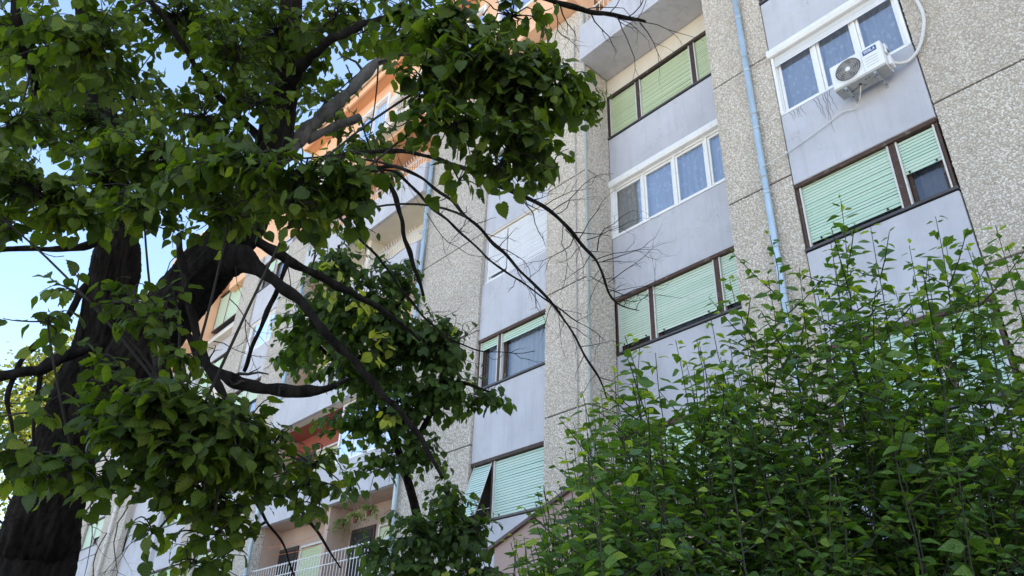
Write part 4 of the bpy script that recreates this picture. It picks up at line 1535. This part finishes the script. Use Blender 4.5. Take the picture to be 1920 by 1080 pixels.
q, r = limb(LT, 'burl', [(395, 520, 21.6, 4.42), (425, 490, 56.2, 4.36), (450, 485, 53.3, 4.33), (478, 500, 28.8, 4.3), (500, 512, 17.3, 4.28)], M['bark'], 24, 0.015, 0.10, 3)


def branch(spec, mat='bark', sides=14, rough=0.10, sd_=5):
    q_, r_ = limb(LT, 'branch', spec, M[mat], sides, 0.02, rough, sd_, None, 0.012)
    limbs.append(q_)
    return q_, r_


brA = branch([(455, 492, 25.5, 4.3), (500, 518, 20.4, 4.25), (545, 555, 17.8, 4.2), (600, 605, 15.3, 4.1), (655, 665, 13.6, 4.0), (715, 735, 11.9, 3.9), (765, 800, 10.2, 3.8), (800, 850, 8.5, 3.75), (828, 895, 6.0, 3.7)], sd_=6)
brB = branch([(460, 440, 22.1, 4.4), (510, 470, 18.7, 4.5), (560, 500, 16.1, 4.6), (620, 525, 13.6, 4.7), (680, 560, 11.0, 4.9), (740, 600, 7.6, 5.0), (790, 640, 4.2, 5.1)], sd_=7)
brC = branch([(330, 590, 8.5, 4.4), (355, 640, 11.0, 4.3), (385, 685, 15.3, 4.2), (430, 707, 22.1, 4.1), (480, 722, 22.9, 4.05), (530, 735, 21.2, 4.0), (580, 735, 18.7, 3.95), (620, 726, 12.8, 3.95), (655, 712, 5.1, 3.95)], sd_=8)
brD = branch([(500, 330, 28, 4.6), (560, 265, 25, 4.8), (615, 210, 22, 5.0), (665, 160, 20, 5.1), (700, 120, 18, 5.2), (730, 102, 16, 5.25), (765, 98, 14, 5.3), (795, 104, 12, 5.35), (840, 120, 7, 5.4)], 'greybark', 14, 0.06, 9)
branch([(575, 262, 18, 4.85), (610, 245, 17, 4.9), (650, 225, 15, 4.95), (672, 214, 12, 4.97)], 'greybark', 10, 0.03, 10)
brE = branch([(540, 330, 8.6, 4.5), (610, 300, 8.0, 4.3), (690, 286, 7.5, 4.1), (770, 282, 7.5, 4.0), (850, 305, 7.5, 3.95), (920, 338, 7.5, 3.9), (985, 372, 7.5, 3.9), (1045, 415, 7.0, 3.9), (1090, 462, 5.9, 3.9), (1125, 510, 4.8, 3.95), (1150, 555, 3.2, 4.0), (1200, 580, 1.6, 4.05)], sd_=11)
brF = branch([(600, 330, 6.8, 4.3), (690, 318, 6.3, 4.1), (760, 325, 6.3, 4.0), (830, 362, 5.8, 3.9), (890, 415, 5.8, 3.8), (950, 478, 5.3, 3.75), (1010, 545, 5.3, 3.7), (1060, 610, 4.2, 3.7), (1100, 670, 3.7, 3.7), (1135, 745, 2.1, 3.7)], sd_=12)
brG = branch([(620, 335, 5.8, 4.4), (735, 328, 4.7, 4.2), (800, 375, 4.7, 4.1), (870, 437, 4.2, 4.0), (935, 500, 3.7, 4.0), (1000, 552, 3.1, 3.95), (1065, 595, 2.1, 3.95), (1140, 640, 1.0, 3.95)], sd_=13)
brH = branch([(560, 350, 5.8, 4.3), (650, 420, 4.7, 4.2), (700, 470, 4.2, 4.1), (745, 530, 4.2, 4.1), (800, 600, 3.7, 4.1), (850, 640, 3.1, 4.1), (905, 660, 2.1, 4.1), (1000, 655, 1.0, 4.1)], sd_=14)
branch([(715, 320, 8, 4.2), (745, 380, 8, 4.15), (765, 440, 8, 4.1), (778, 500, 7, 4.1), (795, 560, 6, 4.1)], sd_=15)
branch([(540, 488, 8, 4.35), (525, 535, 8, 4.3), (500, 600, 8, 4.25), (470, 660, 7, 4.2), (452, 700, 6, 4.2)], sd_=16)
branch([(-30, 712, 18, 4.3), (40, 698, 18, 4.35), (75, 690, 20, 4.4), (120, 668, 19, 4.5), (170, 655, 16, 4.6), (200, 650, 12, 4.7)], sd_=17)
branch([(76, 692, 10, 4.4), (74, 740, 8, 4.35), (66, 800, 6, 4.3), (58, 860, 4, 4.3)], sd_=18)
branch([(192, 500, 12, 4.85), (150, 555, 12, 4.7), (105, 615, 11, 4.6), (65, 650, 11, 4.5), (30, 690, 10, 4.4), (14, 745, 8, 4.35), (28, 800, 6, 4.3), (40, 850, 4, 4.3)], sd_=19)
branch([(-20, 470, 8, 4.4), (60, 462, 10, 4.5), (120, 460, 11, 4.6), (190, 455, 14, 4.8)], sd_=20)
branch([(25, -60, 18, 4.2), (38, 50, 15, 4.2), (52, 120, 14, 4.3), (68, 170, 12, 4.5), (110, 240, 10, 4.8), (180, 300, 12, 5.1)], sd_=21)
branch([(280, 0, 10, 4.3), (320, 55, 9, 4.4), (370, 130, 10, 4.5), (430, 195, 12, 4.6), (500, 270, 14, 4.6)], sd_=22)
branch([(335, 440, 10, 4.3), (338, 500, 12, 4.2), (352, 570, 12, 4.15), (372, 640, 13, 4.1), (405, 705, 13, 4.0), (440, 760, 10, 3.9), (490, 820, 6, 3.6)], sd_=23)
branch([(230, 430, 16, 5.0), (290, 350, 14, 4.7), (330, 300, 12, 4.3), (380, 290, 8, 4.0)], sd_=24)
branch([(525, 200, 22, 4.65), (580, 110, 16, 4.4), (640, 60, 14, 4.0), (720, 40, 12, 3.7), (800, 50, 10, 3.5), (900, 90, 8, 3.4), (990, 150, 6, 3.3)], sd_=25)
branch([(300, 620, 18, 4.5), (290, 680, 14, 4.0), (310, 740, 12, 3.4), (360, 790, 9, 3.0), (430, 830, 6, 2.8)], sd_=26)
branch([(190, 760, 20, 4.7), (190, 790, 14, 4.0), (180, 830, 11, 3.4), (150, 870, 8, 3.0)], sd_=27)
brT = branch([(820, -60, 12, 3.7), (930, -30, 11, 3.7), (1000, -5, 9, 3.7), (1060, 8, 9, 3.7), (1120, 25, 8, 3.7), (1180, 38, 7, 3.75), (1215, 42, 4, 3.8)], sd_=28)
branch([(370, 800, 8, 3.1), (440, 800, 7, 3.2), (520, 870, 6, 3.3), (560, 930, 6, 3.3), (600, 990, 5, 3.3), (640, 1060, 3, 3.3)], sd_=29)
branch([(440, 890, 5, 3.3), (490, 960, 5, 3.3), (530, 1020, 4, 3.3), (560, 1090, 3, 3.3)], sd_=30)

# leafy masses: x, y, half width, half height (pixels), depth, twigs, leaf size, depth stretch
CL = [
    # upper left
    (40, 60, 150, 120, 4.4, 34, 0.088), (170, 90, 150, 120, 4.0, 40, 0.088), (330, 30, 150, 90, 4.6, 34, 0.085), (440, 110, 110, 90, 4.3, 26, 0.085),
    (30, 230, 110, 90, 4.0, 26, 0.088), (170, 230, 110, 80, 4.6, 22, 0.085), (60, 350, 130, 75, 3.3, 30, 0.092), (20, 420, 60, 40, 3.2, 6, 0.092),
    (200, 340, 120, 70, 3.7, 26, 0.09), (150, 400, 90, 32, 3.3, 10, 0.09), (300, 290, 110, 70, 3.6, 24, 0.09), (270, 385, 90, 42, 3.2, 13, 0.09), (390, 330, 120, 75, 3.3, 28, 0.088),
    (380, 220, 110, 80, 4.2, 24, 0.085), (520, 60, 130, 90, 4.6, 32, 0.085), (480, 190, 80, 60, 4.2, 14, 0.085), (550, 140, 80, 80, 4.6, 9, 0.085), (630, 30, 110, 50, 4.2, 15, 0.085),
    # the shelf of leaves across the middle
    (470, 310, 120, 55, 3.1, 26, 0.086), (570, 330, 120, 50, 3.0, 24, 0.086), (660, 340, 90, 45, 3.0, 16, 0.085), (560, 385, 90, 40, 3.0, 12, 0.085), (660, 395, 60, 40, 3.1, 8, 0.085), (430, 400, 80, 40, 3.2, 12, 0.085),
    # upper middle
    (770, 40, 90, 60, 3.6, 19, 0.085), (840, 60, 110, 80, 3.3, 30, 0.086), (800, 150, 80, 60, 3.2, 16, 0.086), (900, 130, 110, 80, 3.2, 30, 0.086), (860, 230, 80, 45, 3.1, 12, 0.086), (980, 180, 100, 75, 3.2, 28, 0.086),
    (1055, 170, 60, 60, 3.2, 12, 0.086), (1010, 100, 70, 40, 3.2, 9, 0.086), (960, 260, 80, 40, 3.1, 14, 0.086), (940, 310, 60, 40, 3.1, 9, 0.086), (1020, 300, 45, 30, 3.1, 5, 0.086), (780, 215, 40, 30, 3.1, 5, 0.086), (960, 30, 80, 30, 3.4, 8, 0.086),
    (860, 340, 30, 18, 3.1, 2, 0.086),
    # sprigs in front of the trunk
    (90, 605, 95, 35, 2.9, 3, 0.092), (145, 548, 45, 25, 3.0, 2, 0.09), (240, 565, 85, 45, 3.0, 5, 0.092), (305, 605, 65, 45, 3.0, 4, 0.092), (215, 690, 80, 35, 2.9, 4, 0.092), (330, 560, 30, 30, 3.2, 2, 0.09), (340, 665, 50, 40, 3.0, 4, 0.09),
    # lower mass
    (210, 755, 100, 42, 2.8, 13, 0.092), (320, 745, 125, 50, 2.7, 24, 0.09), (420, 790, 115, 50, 2.75, 24, 0.088), (260, 815, 120, 42, 2.7, 19, 0.09), (370, 850, 130, 50, 2.7, 25, 0.09), (505, 845, 80, 34, 2.9, 11, 0.086), (585, 870, 60, 22, 3.0, 5, 0.084),
    (480, 895, 110, 42, 2.9, 16, 0.086), (580, 905, 55, 32, 3.0, 6, 0.084), (80, 775, 60, 22, 2.7, 2, 0.095), (45, 870, 75, 30, 2.6, 6, 0.095), (140, 880, 70, 30, 2.6, 6, 0.095), (190, 925, 50, 22, 2.6, 2, 0.095), (245, 890, 80, 35, 2.7, 7, 0.092), (340, 925, 110, 40, 2.8, 13, 0.09),
    (430, 945, 70, 30, 2.9, 6, 0.088), (400, 1000, 70, 30, 2.8, 5, 0.09), (290, 1000, 60, 18, 2.7, 2, 0.092), (390, 1055, 75, 28, 2.9, 6, 0.088), (545, 950, 30, 25, 3.0, 1, 0.086),
    # the crown above the frame
    (60, -110, 170, 110, 5.0, 14, 0.11), (230, -120, 170, 110, 5.0, 14, 0.11), (420, -110, 170, 110, 4.9, 14, 0.11), (600, -120, 160, 110, 4.8, 14, 0.11), (780, -100, 130, 90, 4.2, 10, 0.11), (150, -290, 190, 120, 5.4, 14, 0.11), (360, -280, 170, 120, 5.2, 12, 0.11), (560, -290, 180, 120, 5.0, 14, 0.11), (180, -470, 170, 120, 5.6, 12, 0.11), (520, -460, 170, 120, 5.2, 12, 0.11), (340, -600, 200, 110, 5.4, 12, 0.11),
    # back of the crown, seen small between the nearer leaves
    (610, 190, 90, 90, 6.0, 12, 0.1), (690, 270, 80, 70, 6.2, 14, 0.1), (640, 330, 60, 50, 5.5, 8, 0.1), (720, 330, 50, 40, 5.5, 5, 0.1), (450, 60, 160, 100, 6.2, 26, 0.105), (250, 180, 160, 120, 6.4, 26, 0.105), (680, 60, 110, 70, 6.0, 10, 0.1), (120, 160, 160, 130, 6.2, 24, 0.105),
    (1085, 185, 58, 48, 7.2, 26, 0.105), (960, 225, 75, 34, 7.2, 20, 0.105), (1010, 235, 50, 28, 7.2, 9, 0.105), (590, 420, 60, 40, 5.0, 6, 0.08), (330, 430, 40, 60, 5.0, 3, 0.08),
]
for x, y, rx, ry, d, n, sz in CL:
    up_ = y < 480
    mid_ = up_ and x > 730 and d < 5
    gr_ = 1.22 if mid_ else 1.16 if up_ else 1.0
    clump(fo, tb, x, y, rx * gr_, ry * gr_, d, max(2, int(n * (2.0 if mid_ else 1.6 if up_ else 2.2))), sz * (0.72 if mid_ else 0.72 if up_ else 0.60), limbs=limbs, dz=1.0, sp=0.034 if up_ else 0.031, hang=0.65 if up_ else 0.42)

# leafless ends of the long side branches
bt = Tubes()
for (q_, r_), fr_, n_, ln_, lv in ((brE, 0.6, 24, 0.34, 2), (brF, 0.45, 20, 0.24, 1), (brG, 0.4, 12, 0.2, 1), (brH, 0.4, 10, 0.2, 1), (brT, 0.3, 11, 0.3, 2), (brD, 0.5, 6, 0.25, 1), (brC, 0.3, 8, 0.2, 1)):
    for i in range(n_):
        k = int((fr_ + (1 - fr_) * (i + random.random()) / n_) * (len(q_) - 1))
        d = q_[min(k + 1, len(q_) - 1)] - q_[max(k - 1, 0)]
        dd = unit(d) * 0.6 + unit(np.cross(d, rnd()))
        bare_twigs(bt, q_[k], dd, ln_ * random.uniform(0.5, 1.2), max(0.0024, r_[k] * 0.36), lv)
for x, y, dx, dy, d, ln_ in ((1130, 490, 60, -25, 3.9, 0.35), (1120, 470, -10, -60, 3.9, 0.3), (1150, 560, 70, -30, 3.95, 0.3), (1100, 450, 60, -50, 3.9, 0.3), (1210, 42, 50, 20, 3.75, 0.3), (1200, 42, 30, 40, 3.75, 0.3), (1160, 35, 25, 60, 3.75, 0.38), (1130, 28, 60, 30, 3.7, 0.35), (1150, 545, 60, 10, 3.95, 0.35), (1140, 530, 50, -50, 3.95, 0.35), (1110, 490, 70, -10, 3.9, 0.35), (1085, 450, 20, -70, 3.9, 0.3), (1060, 430, 40, 50, 3.9, 0.3), (240, 950, -30, 60, 3.6, 0.5), (300, 960, -40, 60, 3.6, 0.5), (200, 1000, -30, 50, 3.6, 0.45), (170, 950, 10, 60, 3.8, 0.45), (330, 480, -60, 60, 4.4, 0.4), (120, 480, -60, -10, 4.6, 0.35), (430, 560, 40, 60, 4.3, 0.35), (400, 640, 60, 10, 4.3, 0.35), (460, 600, 30, 80, 4.3, 0.4), (350, 740, 60, 30, 4.2, 0.3), (540, 500, 20, 60, 4.5, 0.4), (660, 230, 20, 90, 5.2, 0.6), (700, 250, 15, 90, 5.2, 0.6), (730, 240, 20, 90, 5.2, 0.6), (615, 380, -5, 90, 4.4, 0.6), (800, 400, 30, 80, 4.2, 0.5), (440, 480, 20, 80, 4.3, 0.3)):
    dvec = P(x + dx, y + dy, d) - P(x, y, d)
    bare_twigs(bt, P(x, y, d), dvec, ln_, 0.0032, 2, 0.02, 0.18)
fo.build(LT)
tb.build('twigs', M['twig'], LT)
bt.build('bare_twigs', M['twig'], LT)

# ------------------------------------------------------------------ the smaller tree behind it
sb = P(820, 1500, 7.0)
ST = empty('young_tree', (sb[0], sb[1], 0), 'smaller leafy tree with some yellow leaves, before the loggias beside the big linden', 'tree')
SPAL = [(0.050, 0.090, 0.024), (0.068, 0.124, 0.030), (0.090, 0.150, 0.035), (0.058, 0.102, 0.042), (0.38, 0.40, 0.07), (0.30, 0.34, 0.06)]
SW = [0.28, 0.34, 0.2, 0.17, 0.004, 0.006]
YW = [0.02, 0.05, 0.1, 0.03, 0.45, 0.35]
fo2 = Foliage([with_stalk(linden_shape(True, f_, d_, c_, l_, 20 + i), 0.3) for i, (f_, d_, c_, l_) in enumerate(((0.2, 0.4, 0.1, 0.05), (0.05, 0.7, 0.1, 0.0), (0.3, 0.3, 0.2, 0.08)))], M['leaf'], SPAL)
tb2 = Tubes()
l2 = []
root2 = np.array([sb[0], sb[1], -0.05])


def limb2(spec, name='branch', base=None, rough=0.04):
    q_, r_ = limb(ST, name, spec, M['bark'], 10, 0.05, rough, 3, base)
    l2.append(q_)


limb2([(815, 1200, 30, 6.9), (800, 1080, 22, 6.8), (780, 960, 17, 6.7), (745, 840, 14, 6.6), (705, 730, 11, 6.5), (670, 630, 9, 6.5), (645, 540, 9, 6.5), (635, 460, 5, 6.5)], 'trunk', ([root2, root2 + UP * 0.8], [0.13, 0.11]))
limb2([(760, 880, 14, 6.6), (800, 790, 11, 6.4), (850, 720, 8, 6.3), (920, 735, 4, 6.2)])
limb2([(720, 760, 12, 6.5), (650, 700, 9, 6.6), (590, 640, 6, 6.7), (550, 590, 4, 6.8)])
limb2([(790, 1010, 14, 6.8), (840, 960, 10, 6.4), (890, 990, 6, 6.2)])
limb2([(690, 690, 10, 6.5), (730, 600, 8, 6.4), (770, 540, 4, 6.4)])
for x, y, rx, ry, d, n in ((640, 500, 75, 60, 6.5, 22), (690, 580, 110, 80, 6.4, 40), (610, 600, 90, 75, 6.6, 34), (560, 650, 65, 55, 6.8, 18), (740, 520, 60, 50, 6.4, 14), (770, 640, 95, 70, 6.4, 36), (840, 650, 70, 60, 6.3, 24),
                          (690, 690, 110, 60, 6.4, 32), (830, 730, 85, 50, 6.3, 24), (915, 745, 50, 25, 6.2, 11), (760, 770, 90, 60, 6.4, 26), (680, 790, 90, 60, 6.4, 20), (790, 850, 70, 50, 6.4, 14),
                          (720, 870, 70, 50, 6.4, 9), (840, 930, 60, 45, 6.3, 12), (800, 1000, 95, 70, 6.3, 34), (880, 1000, 70, 60, 6.2, 24), (700, 1030, 55, 50, 6.3, 12), (780, 1070, 100, 40, 6.2, 22), (900, 1070, 60, 40, 6.0, 12), (660, 900, 40, 40, 6.5, 4)):
    clump(fo2, tb2, x, y, rx * 1.2, ry * 1.2, d, int(n * 2.6), 0.072, limbs=l2, pal=SPAL, wts=SW, sp=0.045)
for x, y, n in ((690, 580, 4), (640, 560, 2), (720, 640, 4), (700, 660, 3), (730, 780, 3), (620, 500, 3), (640, 440, 3), (665, 575, 3)):
    clump(fo2, tb2, x, y, 30, 22, 6.0, n, 0.08, limbs=l2, pal=SPAL, wts=YW, sp=0.06)
fo2.build(ST, single=300)
tb2.build('twigs', M['twig'], ST)

# ------------------------------------------------------------------ the leafy shrub
SH = empty('leafy_shrub', (-1.3, 2.7, 0), 'tall bright green shrub of upright shoots with oval leaves below the windows', 'shrub')
HPAL = [(0.078, 0.150, 0.036), (0.106, 0.198, 0.041), (0.142, 0.240, 0.046), (0.088, 0.170, 0.080), (0.26, 0.36, 0.055), (0.34, 0.42, 0.08)]
fo3 = Foliage([with_stalk(oval_shape(f_, d_, i, w_), 0.14, 0.014) for i, (f_, d_, w_) in enumerate(((0.25, 0.3, 0.34), (0.4, 0.55, 0.31), (0.1, 0.2, 0.36), (0.3, 0.8, 0.33), (-0.1, 0.35, 0.34)))], M['leaf2'], HPAL)
tb3 = Tubes()


def shoot(tip, size, z_lo=1.85, sp=0.022, lean=0.25, side=True):
    """one upright shoot: stem from the ground, alternate leaves growing smaller and paler towards the tip"""
    tip = np.asarray(tip, float)
    base = np.array([-1.35 + (tip[0] + 1.35) * 0.55, 2.7 + (tip[1] - 2.7) * 0.6, 0.0]) + np.array([random.gauss(0, 0.2), random.gauss(0, 0.15), 0])
    m = base + (tip - base) * 0.5 + np.array([(base - tip)[0] * -0.10, 0, 0.05]) + rnd(0.04)
    ts = np.linspace(0, 1, 22)[:, None]
    pts = (1 - ts) ** 2 * base + 2 * ts * (1 - ts) * m + ts ** 2 * tip
    pts[4:] += np.cumsum(np.random.default_rng(random.randrange(10 ** 6)).normal(0, 0.009, (18, 3)), 0)
    tb3.add(pts, np.linspace(0.0075, 0.0013, 22), 5)
    ln = np.linalg.norm(np.diff(pts, axis=0), axis=1)
    s_ = np.r_[0, np.cumsum(ln)]
    tot = s_[-1]
    az = random.uniform(0, 6.28)
    x = tot
    i = 0
    while x > 0.3:
        p = np.array([np.interp(x, s_, pts[:, j]) for j in range(3)])
        if p[2] < z_lo:
            break
        k = (tot - x)
        g_ = min(1.0, 0.5 + k * 4.5)
        d = np.array([math.cos(az), math.sin(az), 0.35 * (1 - g_) + random.uniform(-0.25, 0.3)])
        col = HPAL[4 if random.random() < 0.6 else 5] if k < 0.05 and random.random() < 0.7 else random.choices(HPAL, [0.24, 0.30, 0.26, 0.12, 0.06, 0.02])[0]
        oh = np.array([p[0] + 1.25, p[1] - 3.3, 0.0])
        up = unit(UP * 0.8 + unit(oh) * 0.45 + rnd(0.38))
        fo3.add(p + unit(d) * 0.012, unit(d), up, size * g_ * random.triangular(0.5, 1.35, 1.0), col)
        if side and k > 0.25 and random.random() < 0.22:
            e = p + unit(np.array([math.cos(az), math.sin(az), 0.8])) * random.uniform(0.12, 0.28)
            n = int(np.linalg.norm(e - p) / 0.024)
            tb3.add(np.array([p, (p + e) / 2 + UP * -0.01, e]), [0.003, 0.0024, 0.0014], 4)
            a2 = az
            for j in range(1, n + 1):
                a2 += 2.4
                t = j / n
                dd = np.array([math.cos(a2), math.sin(a2), random.uniform(-0.2, 0.3)])
                fo3.add(p + (e - p) * t, unit(dd), unit(UP * 0.8 + unit(oh) * 0.45 + rnd(0.38)), size * (1 - 0.4 * t) * random.uniform(0.7, 1.1), random.choices(HPAL, [0.25, 0.3, 0.27, 0.1, 0.06, 0.02])[0])
        az += 2.4 + random.gauss(0, 0.3)
        x -= sp * random.uniform(0.7, 1.3)
        i += 1


TIPS = [(1557, 370, 3.2), (1572, 440, 3.1), (1640, 425, 3.2), (1722, 445, 3.1), (1787, 452, 3.0), (1850, 462, 2.9), (1880, 440, 3.0), (1462, 455, 3.2), (1520, 500, 3.1), (1385, 515, 3.3), (1395, 560, 3.2), (1340, 610, 3.0), (1325, 640, 2.9),
        (1270, 655, 2.9), (1285, 640, 3.1), (1240, 690, 2.7), (1165, 640, 2.8), (1150, 655, 2.7), (1185, 645, 3.0), (1120, 680, 2.9), (1100, 715, 2.8), (1085, 760, 3.0), (1600, 520, 2.8), (1660, 540, 2.8), (1430, 540, 3.0), (1480, 560, 2.9),
        (1760, 520, 2.8), (1900, 500, 2.8), (1830, 520, 2.8), (1690, 480, 3.2), (1550, 560, 2.7), (1210, 720, 2.8), (1300, 700, 2.8), (1360, 650, 2.8), (1640, 600, 2.6), (1180, 780, 2.3), (1145, 830, 2.2), (1080, 870, 2.3), (1110, 850, 2.2), (1060, 900, 2.6), (1005, 930, 2.7), (960, 985, 2.7), (1020, 960, 2.4), (935, 1000, 2.8)]
sil = [(900, 1050), (950, 1000), (1010, 930), (1080, 760), (1150, 665), (1260, 680), (1330, 650), (1400, 580), (1460, 520), (1560, 480), (1640, 490), (1720, 500), (1790, 510), (1860, 510), (1960, 500), (2050, 520)]
for i in range(12):
    x = random.uniform(1370, 1930)
    TIPS.append((x, np.interp(x, [1370, 1460, 1560, 1640, 1720, 1930], [580, 500, 440, 460, 480, 480]) + random.uniform(10, 110), random.uniform(2.7, 3.4)))
for x, y, d in TIPS:
    shoot(P(x, y, d), 0.06)
for i in range(310):
    x = random.uniform(980, 2020)
    y0 = np.interp(x, [s_[0] for s_ in sil], [s_[1] for s_ in sil])
    lo_ = 40 + 115 * min(1.0, max(0.0, (x - 1350) / 150))
    y = y0 + lo_ + (1120 - y0 - lo_) * random.random() ** 1.1 * 0.95
    d = random.uniform(2.5, 3.8) if y < 850 else random.uniform(2.3, 3.5)
    shoot(P(x, y, d), random.uniform(0.042, 0.066))
fo3.build(SH)
tb3.build('stems', M['stem'], SH)

# ------------------------------------------------------------------ the sunlit tree far beyond the block
FT = empty('sunlit_tree', (-66.5, 11.5, 0), 'tall yellow-green sunlit tree far beyond the end of the block', 'tree')
WPAL = [(0.10, 0.115, 0.02), (0.13, 0.14, 0.025), (0.16, 0.16, 0.03), (0.075, 0.10, 0.02)]
leafq = (np.array([(-0.5, 0, 0), (0.5, 0, 0.05), (0.35, 1, -0.1), (-0.35, 1, 0)], float), [[0, 1, 2, 3]], np.array([(-0.3, 0), (0.3, 0), (0.3, 1), (-0.3, 1.0)]))
fo4 = Foliage([leafq], M['leaf3'], WPAL)
tq, tr_ = catmull([(-66.5, 11.5, -0.1), (-66.3, 11.4, 6), (-66.8, 11.6, 13), (-66.4, 11.5, 20), (-66.6, 11.5, 27)], [0.7, 0.55, 0.42, 0.28, 0.1], 0.6)
v, f = tube_arrays(tq, tr_, 12)
mesh_obj('trunk', v, f, M['bark'], FT, True)
tb4 = Tubes()
for i in range(90):
    t = random.uniform(0.12, 1.0)
    p = np.array([np.interp(t, np.linspace(0, 1, len(tq)), tq[:, j]) for j in range(3)])
    az = random.uniform(0, 6.28)
    ln = (9.0 * math.sin(math.pi * min(1, 0.15 + 0.8 * t)) + 2.0) * random.uniform(0.5, 1.0)
    d = np.array([math.cos(az), math.sin(az), 0.5])
    ts = np.linspace(0, 1, 7)[:, None]
    e = p + d * ln * np.array([0.9, 0.9, 0.7])
    pts = p + (e - p) * ts + UP * (-0.12 * ln) * ts ** 2
    tb4.add(pts, np.linspace(0.11, 0.025, 7), 5)
    for k in range(6):
        c = pts[random.randint(2, 6)] + rnd(0.5)
        for j in range(34):
            pp = c + np.array([random.gauss(0, 0.75), random.gauss(0, 0.75), random.gauss(-0.25, 0.8)])
            fo4.add(pp, unit(rnd() + np.array([0, 0, -0.8])), unit(UP + rnd(0.8)), random.uniform(0.16, 0.34), random.choice(WPAL))
fo4.build(FT, single=0, smooth=False)
tb4.build('branches', M['bark'], FT)

# ------------------------------------------------------------------ small things
# hanging flower baskets in the lower loggia
for i, (x, y, z, n, L) in enumerate(((-18.45, 10.35, 4.62, 60, 0.75), (-17.7, 10.3, 4.65, 50, 0.35), (-17.0, 10.25, 4.72, 70, 0.55))):
    lab = ('hanging basket with long pale trailing plant beside the loggia partition wall', 'small green hanging basket in the middle of the loggia ceiling', 'pale bushy hanging basket in the loggia nearest the downpipe')[i]
    hb = empty('hanging_plant', (x, y, z + H - 0.1), lab, 'hanging plant', 'baskets hung from the loggia ceiling')
    MB().tube([(x, y, z - 0.10), (x, y, z - 0.06), (x, y, z + 0.06)], [0.04, 0.055, 0.07], 14).build('pot', M['terracotta_pot'], hb, True)
    w_ = MB()
    for a in (0, 2.1, 4.2):
        w_.tube([(x + 0.12 * math.cos(a), y + 0.12 * math.sin(a), z + 0.05), (x, y, 5.10)], 0.004, 4)
    w_.build('hanger', M['cable'], hb)
    f5 = Foliage([oval_shape(0.2, 0.4, 3)], M['leaf2'], [(0.20, 0.26, 0.10), (0.15, 0.22, 0.07), (0.30, 0.33, 0.18)])
    for k in range(n):
        a = random.uniform(0, 6.28)
        rr_ = random.uniform(0.08, 0.26)
        m_ = random.randint(3, 8)
        for j in range(m_):
            t = j / m_
            p = np.array([x + math.cos(a) * (rr_ * (0.4 + t)), y + math.sin(a) * (rr_ * (0.4 + t)), z + H + 0.1 - L * t * t * random.uniform(0.3, 1.0) + random.uniform(0, 0.08)])
            f5.add(p, unit(np.array([math.cos(a), math.sin(a), -0.6]) + rnd(0.4)), unit(UP + rnd(0.5)), random.uniform(0.04, 0.07), random.choice(f5.palette))
    f5.build(hb, single=0)
for i, (yy, zz) in enumerate(((10.3, 4.55), (10.55, 4.38))):
    q, rr = catmull([(-22.7, yy, zz), (-20.8, yy, zz - 0.07), (-18.96, yy, zz)], [0.008] * 3, 0.2)
    o = MB().tube(q, rr, 5).build('clothesline', plain('orange_cord', (0.55, 0.2, 0.08), 0.7), None, True)
    o['label'] = ('orange clothesline nearest the railing in the lower loggia', 'orange clothesline nearest the dark door in the lower loggia')[i]
    o['category'] = 'clothesline'
    o['group'] = 'clotheslines in the lower loggia'
for i, (y0, y1) in enumerate(((738, 765), (758, 778), (842, 832))):
    a, c = P(-60, y0, 26), P(240, y1, 30)
    a2, c2 = a + (a - c) * 3.0, c + (c - a) * 0.2
    ts = np.linspace(0, 1, 24)
    pts = [a2 + (c2 - a2) * t - UP * 1.2 * t * (1 - t) for t in ts]
    v, f = tube_arrays(np.array(pts), np.full(24, 0.022), 5)
    o = mesh_obj('overhead_cable', v, f, M['black'], None, True)
    o['label'] = ('uppermost of the thin dark overhead cables before the sunlit tree', 'middle one of the thin dark overhead cables before the sunlit tree', 'lowest of the thin dark overhead cables before the sunlit tree')[i]
    o['category'] = 'cable'
    o['group'] = 'overhead cables by the sunlit tree'
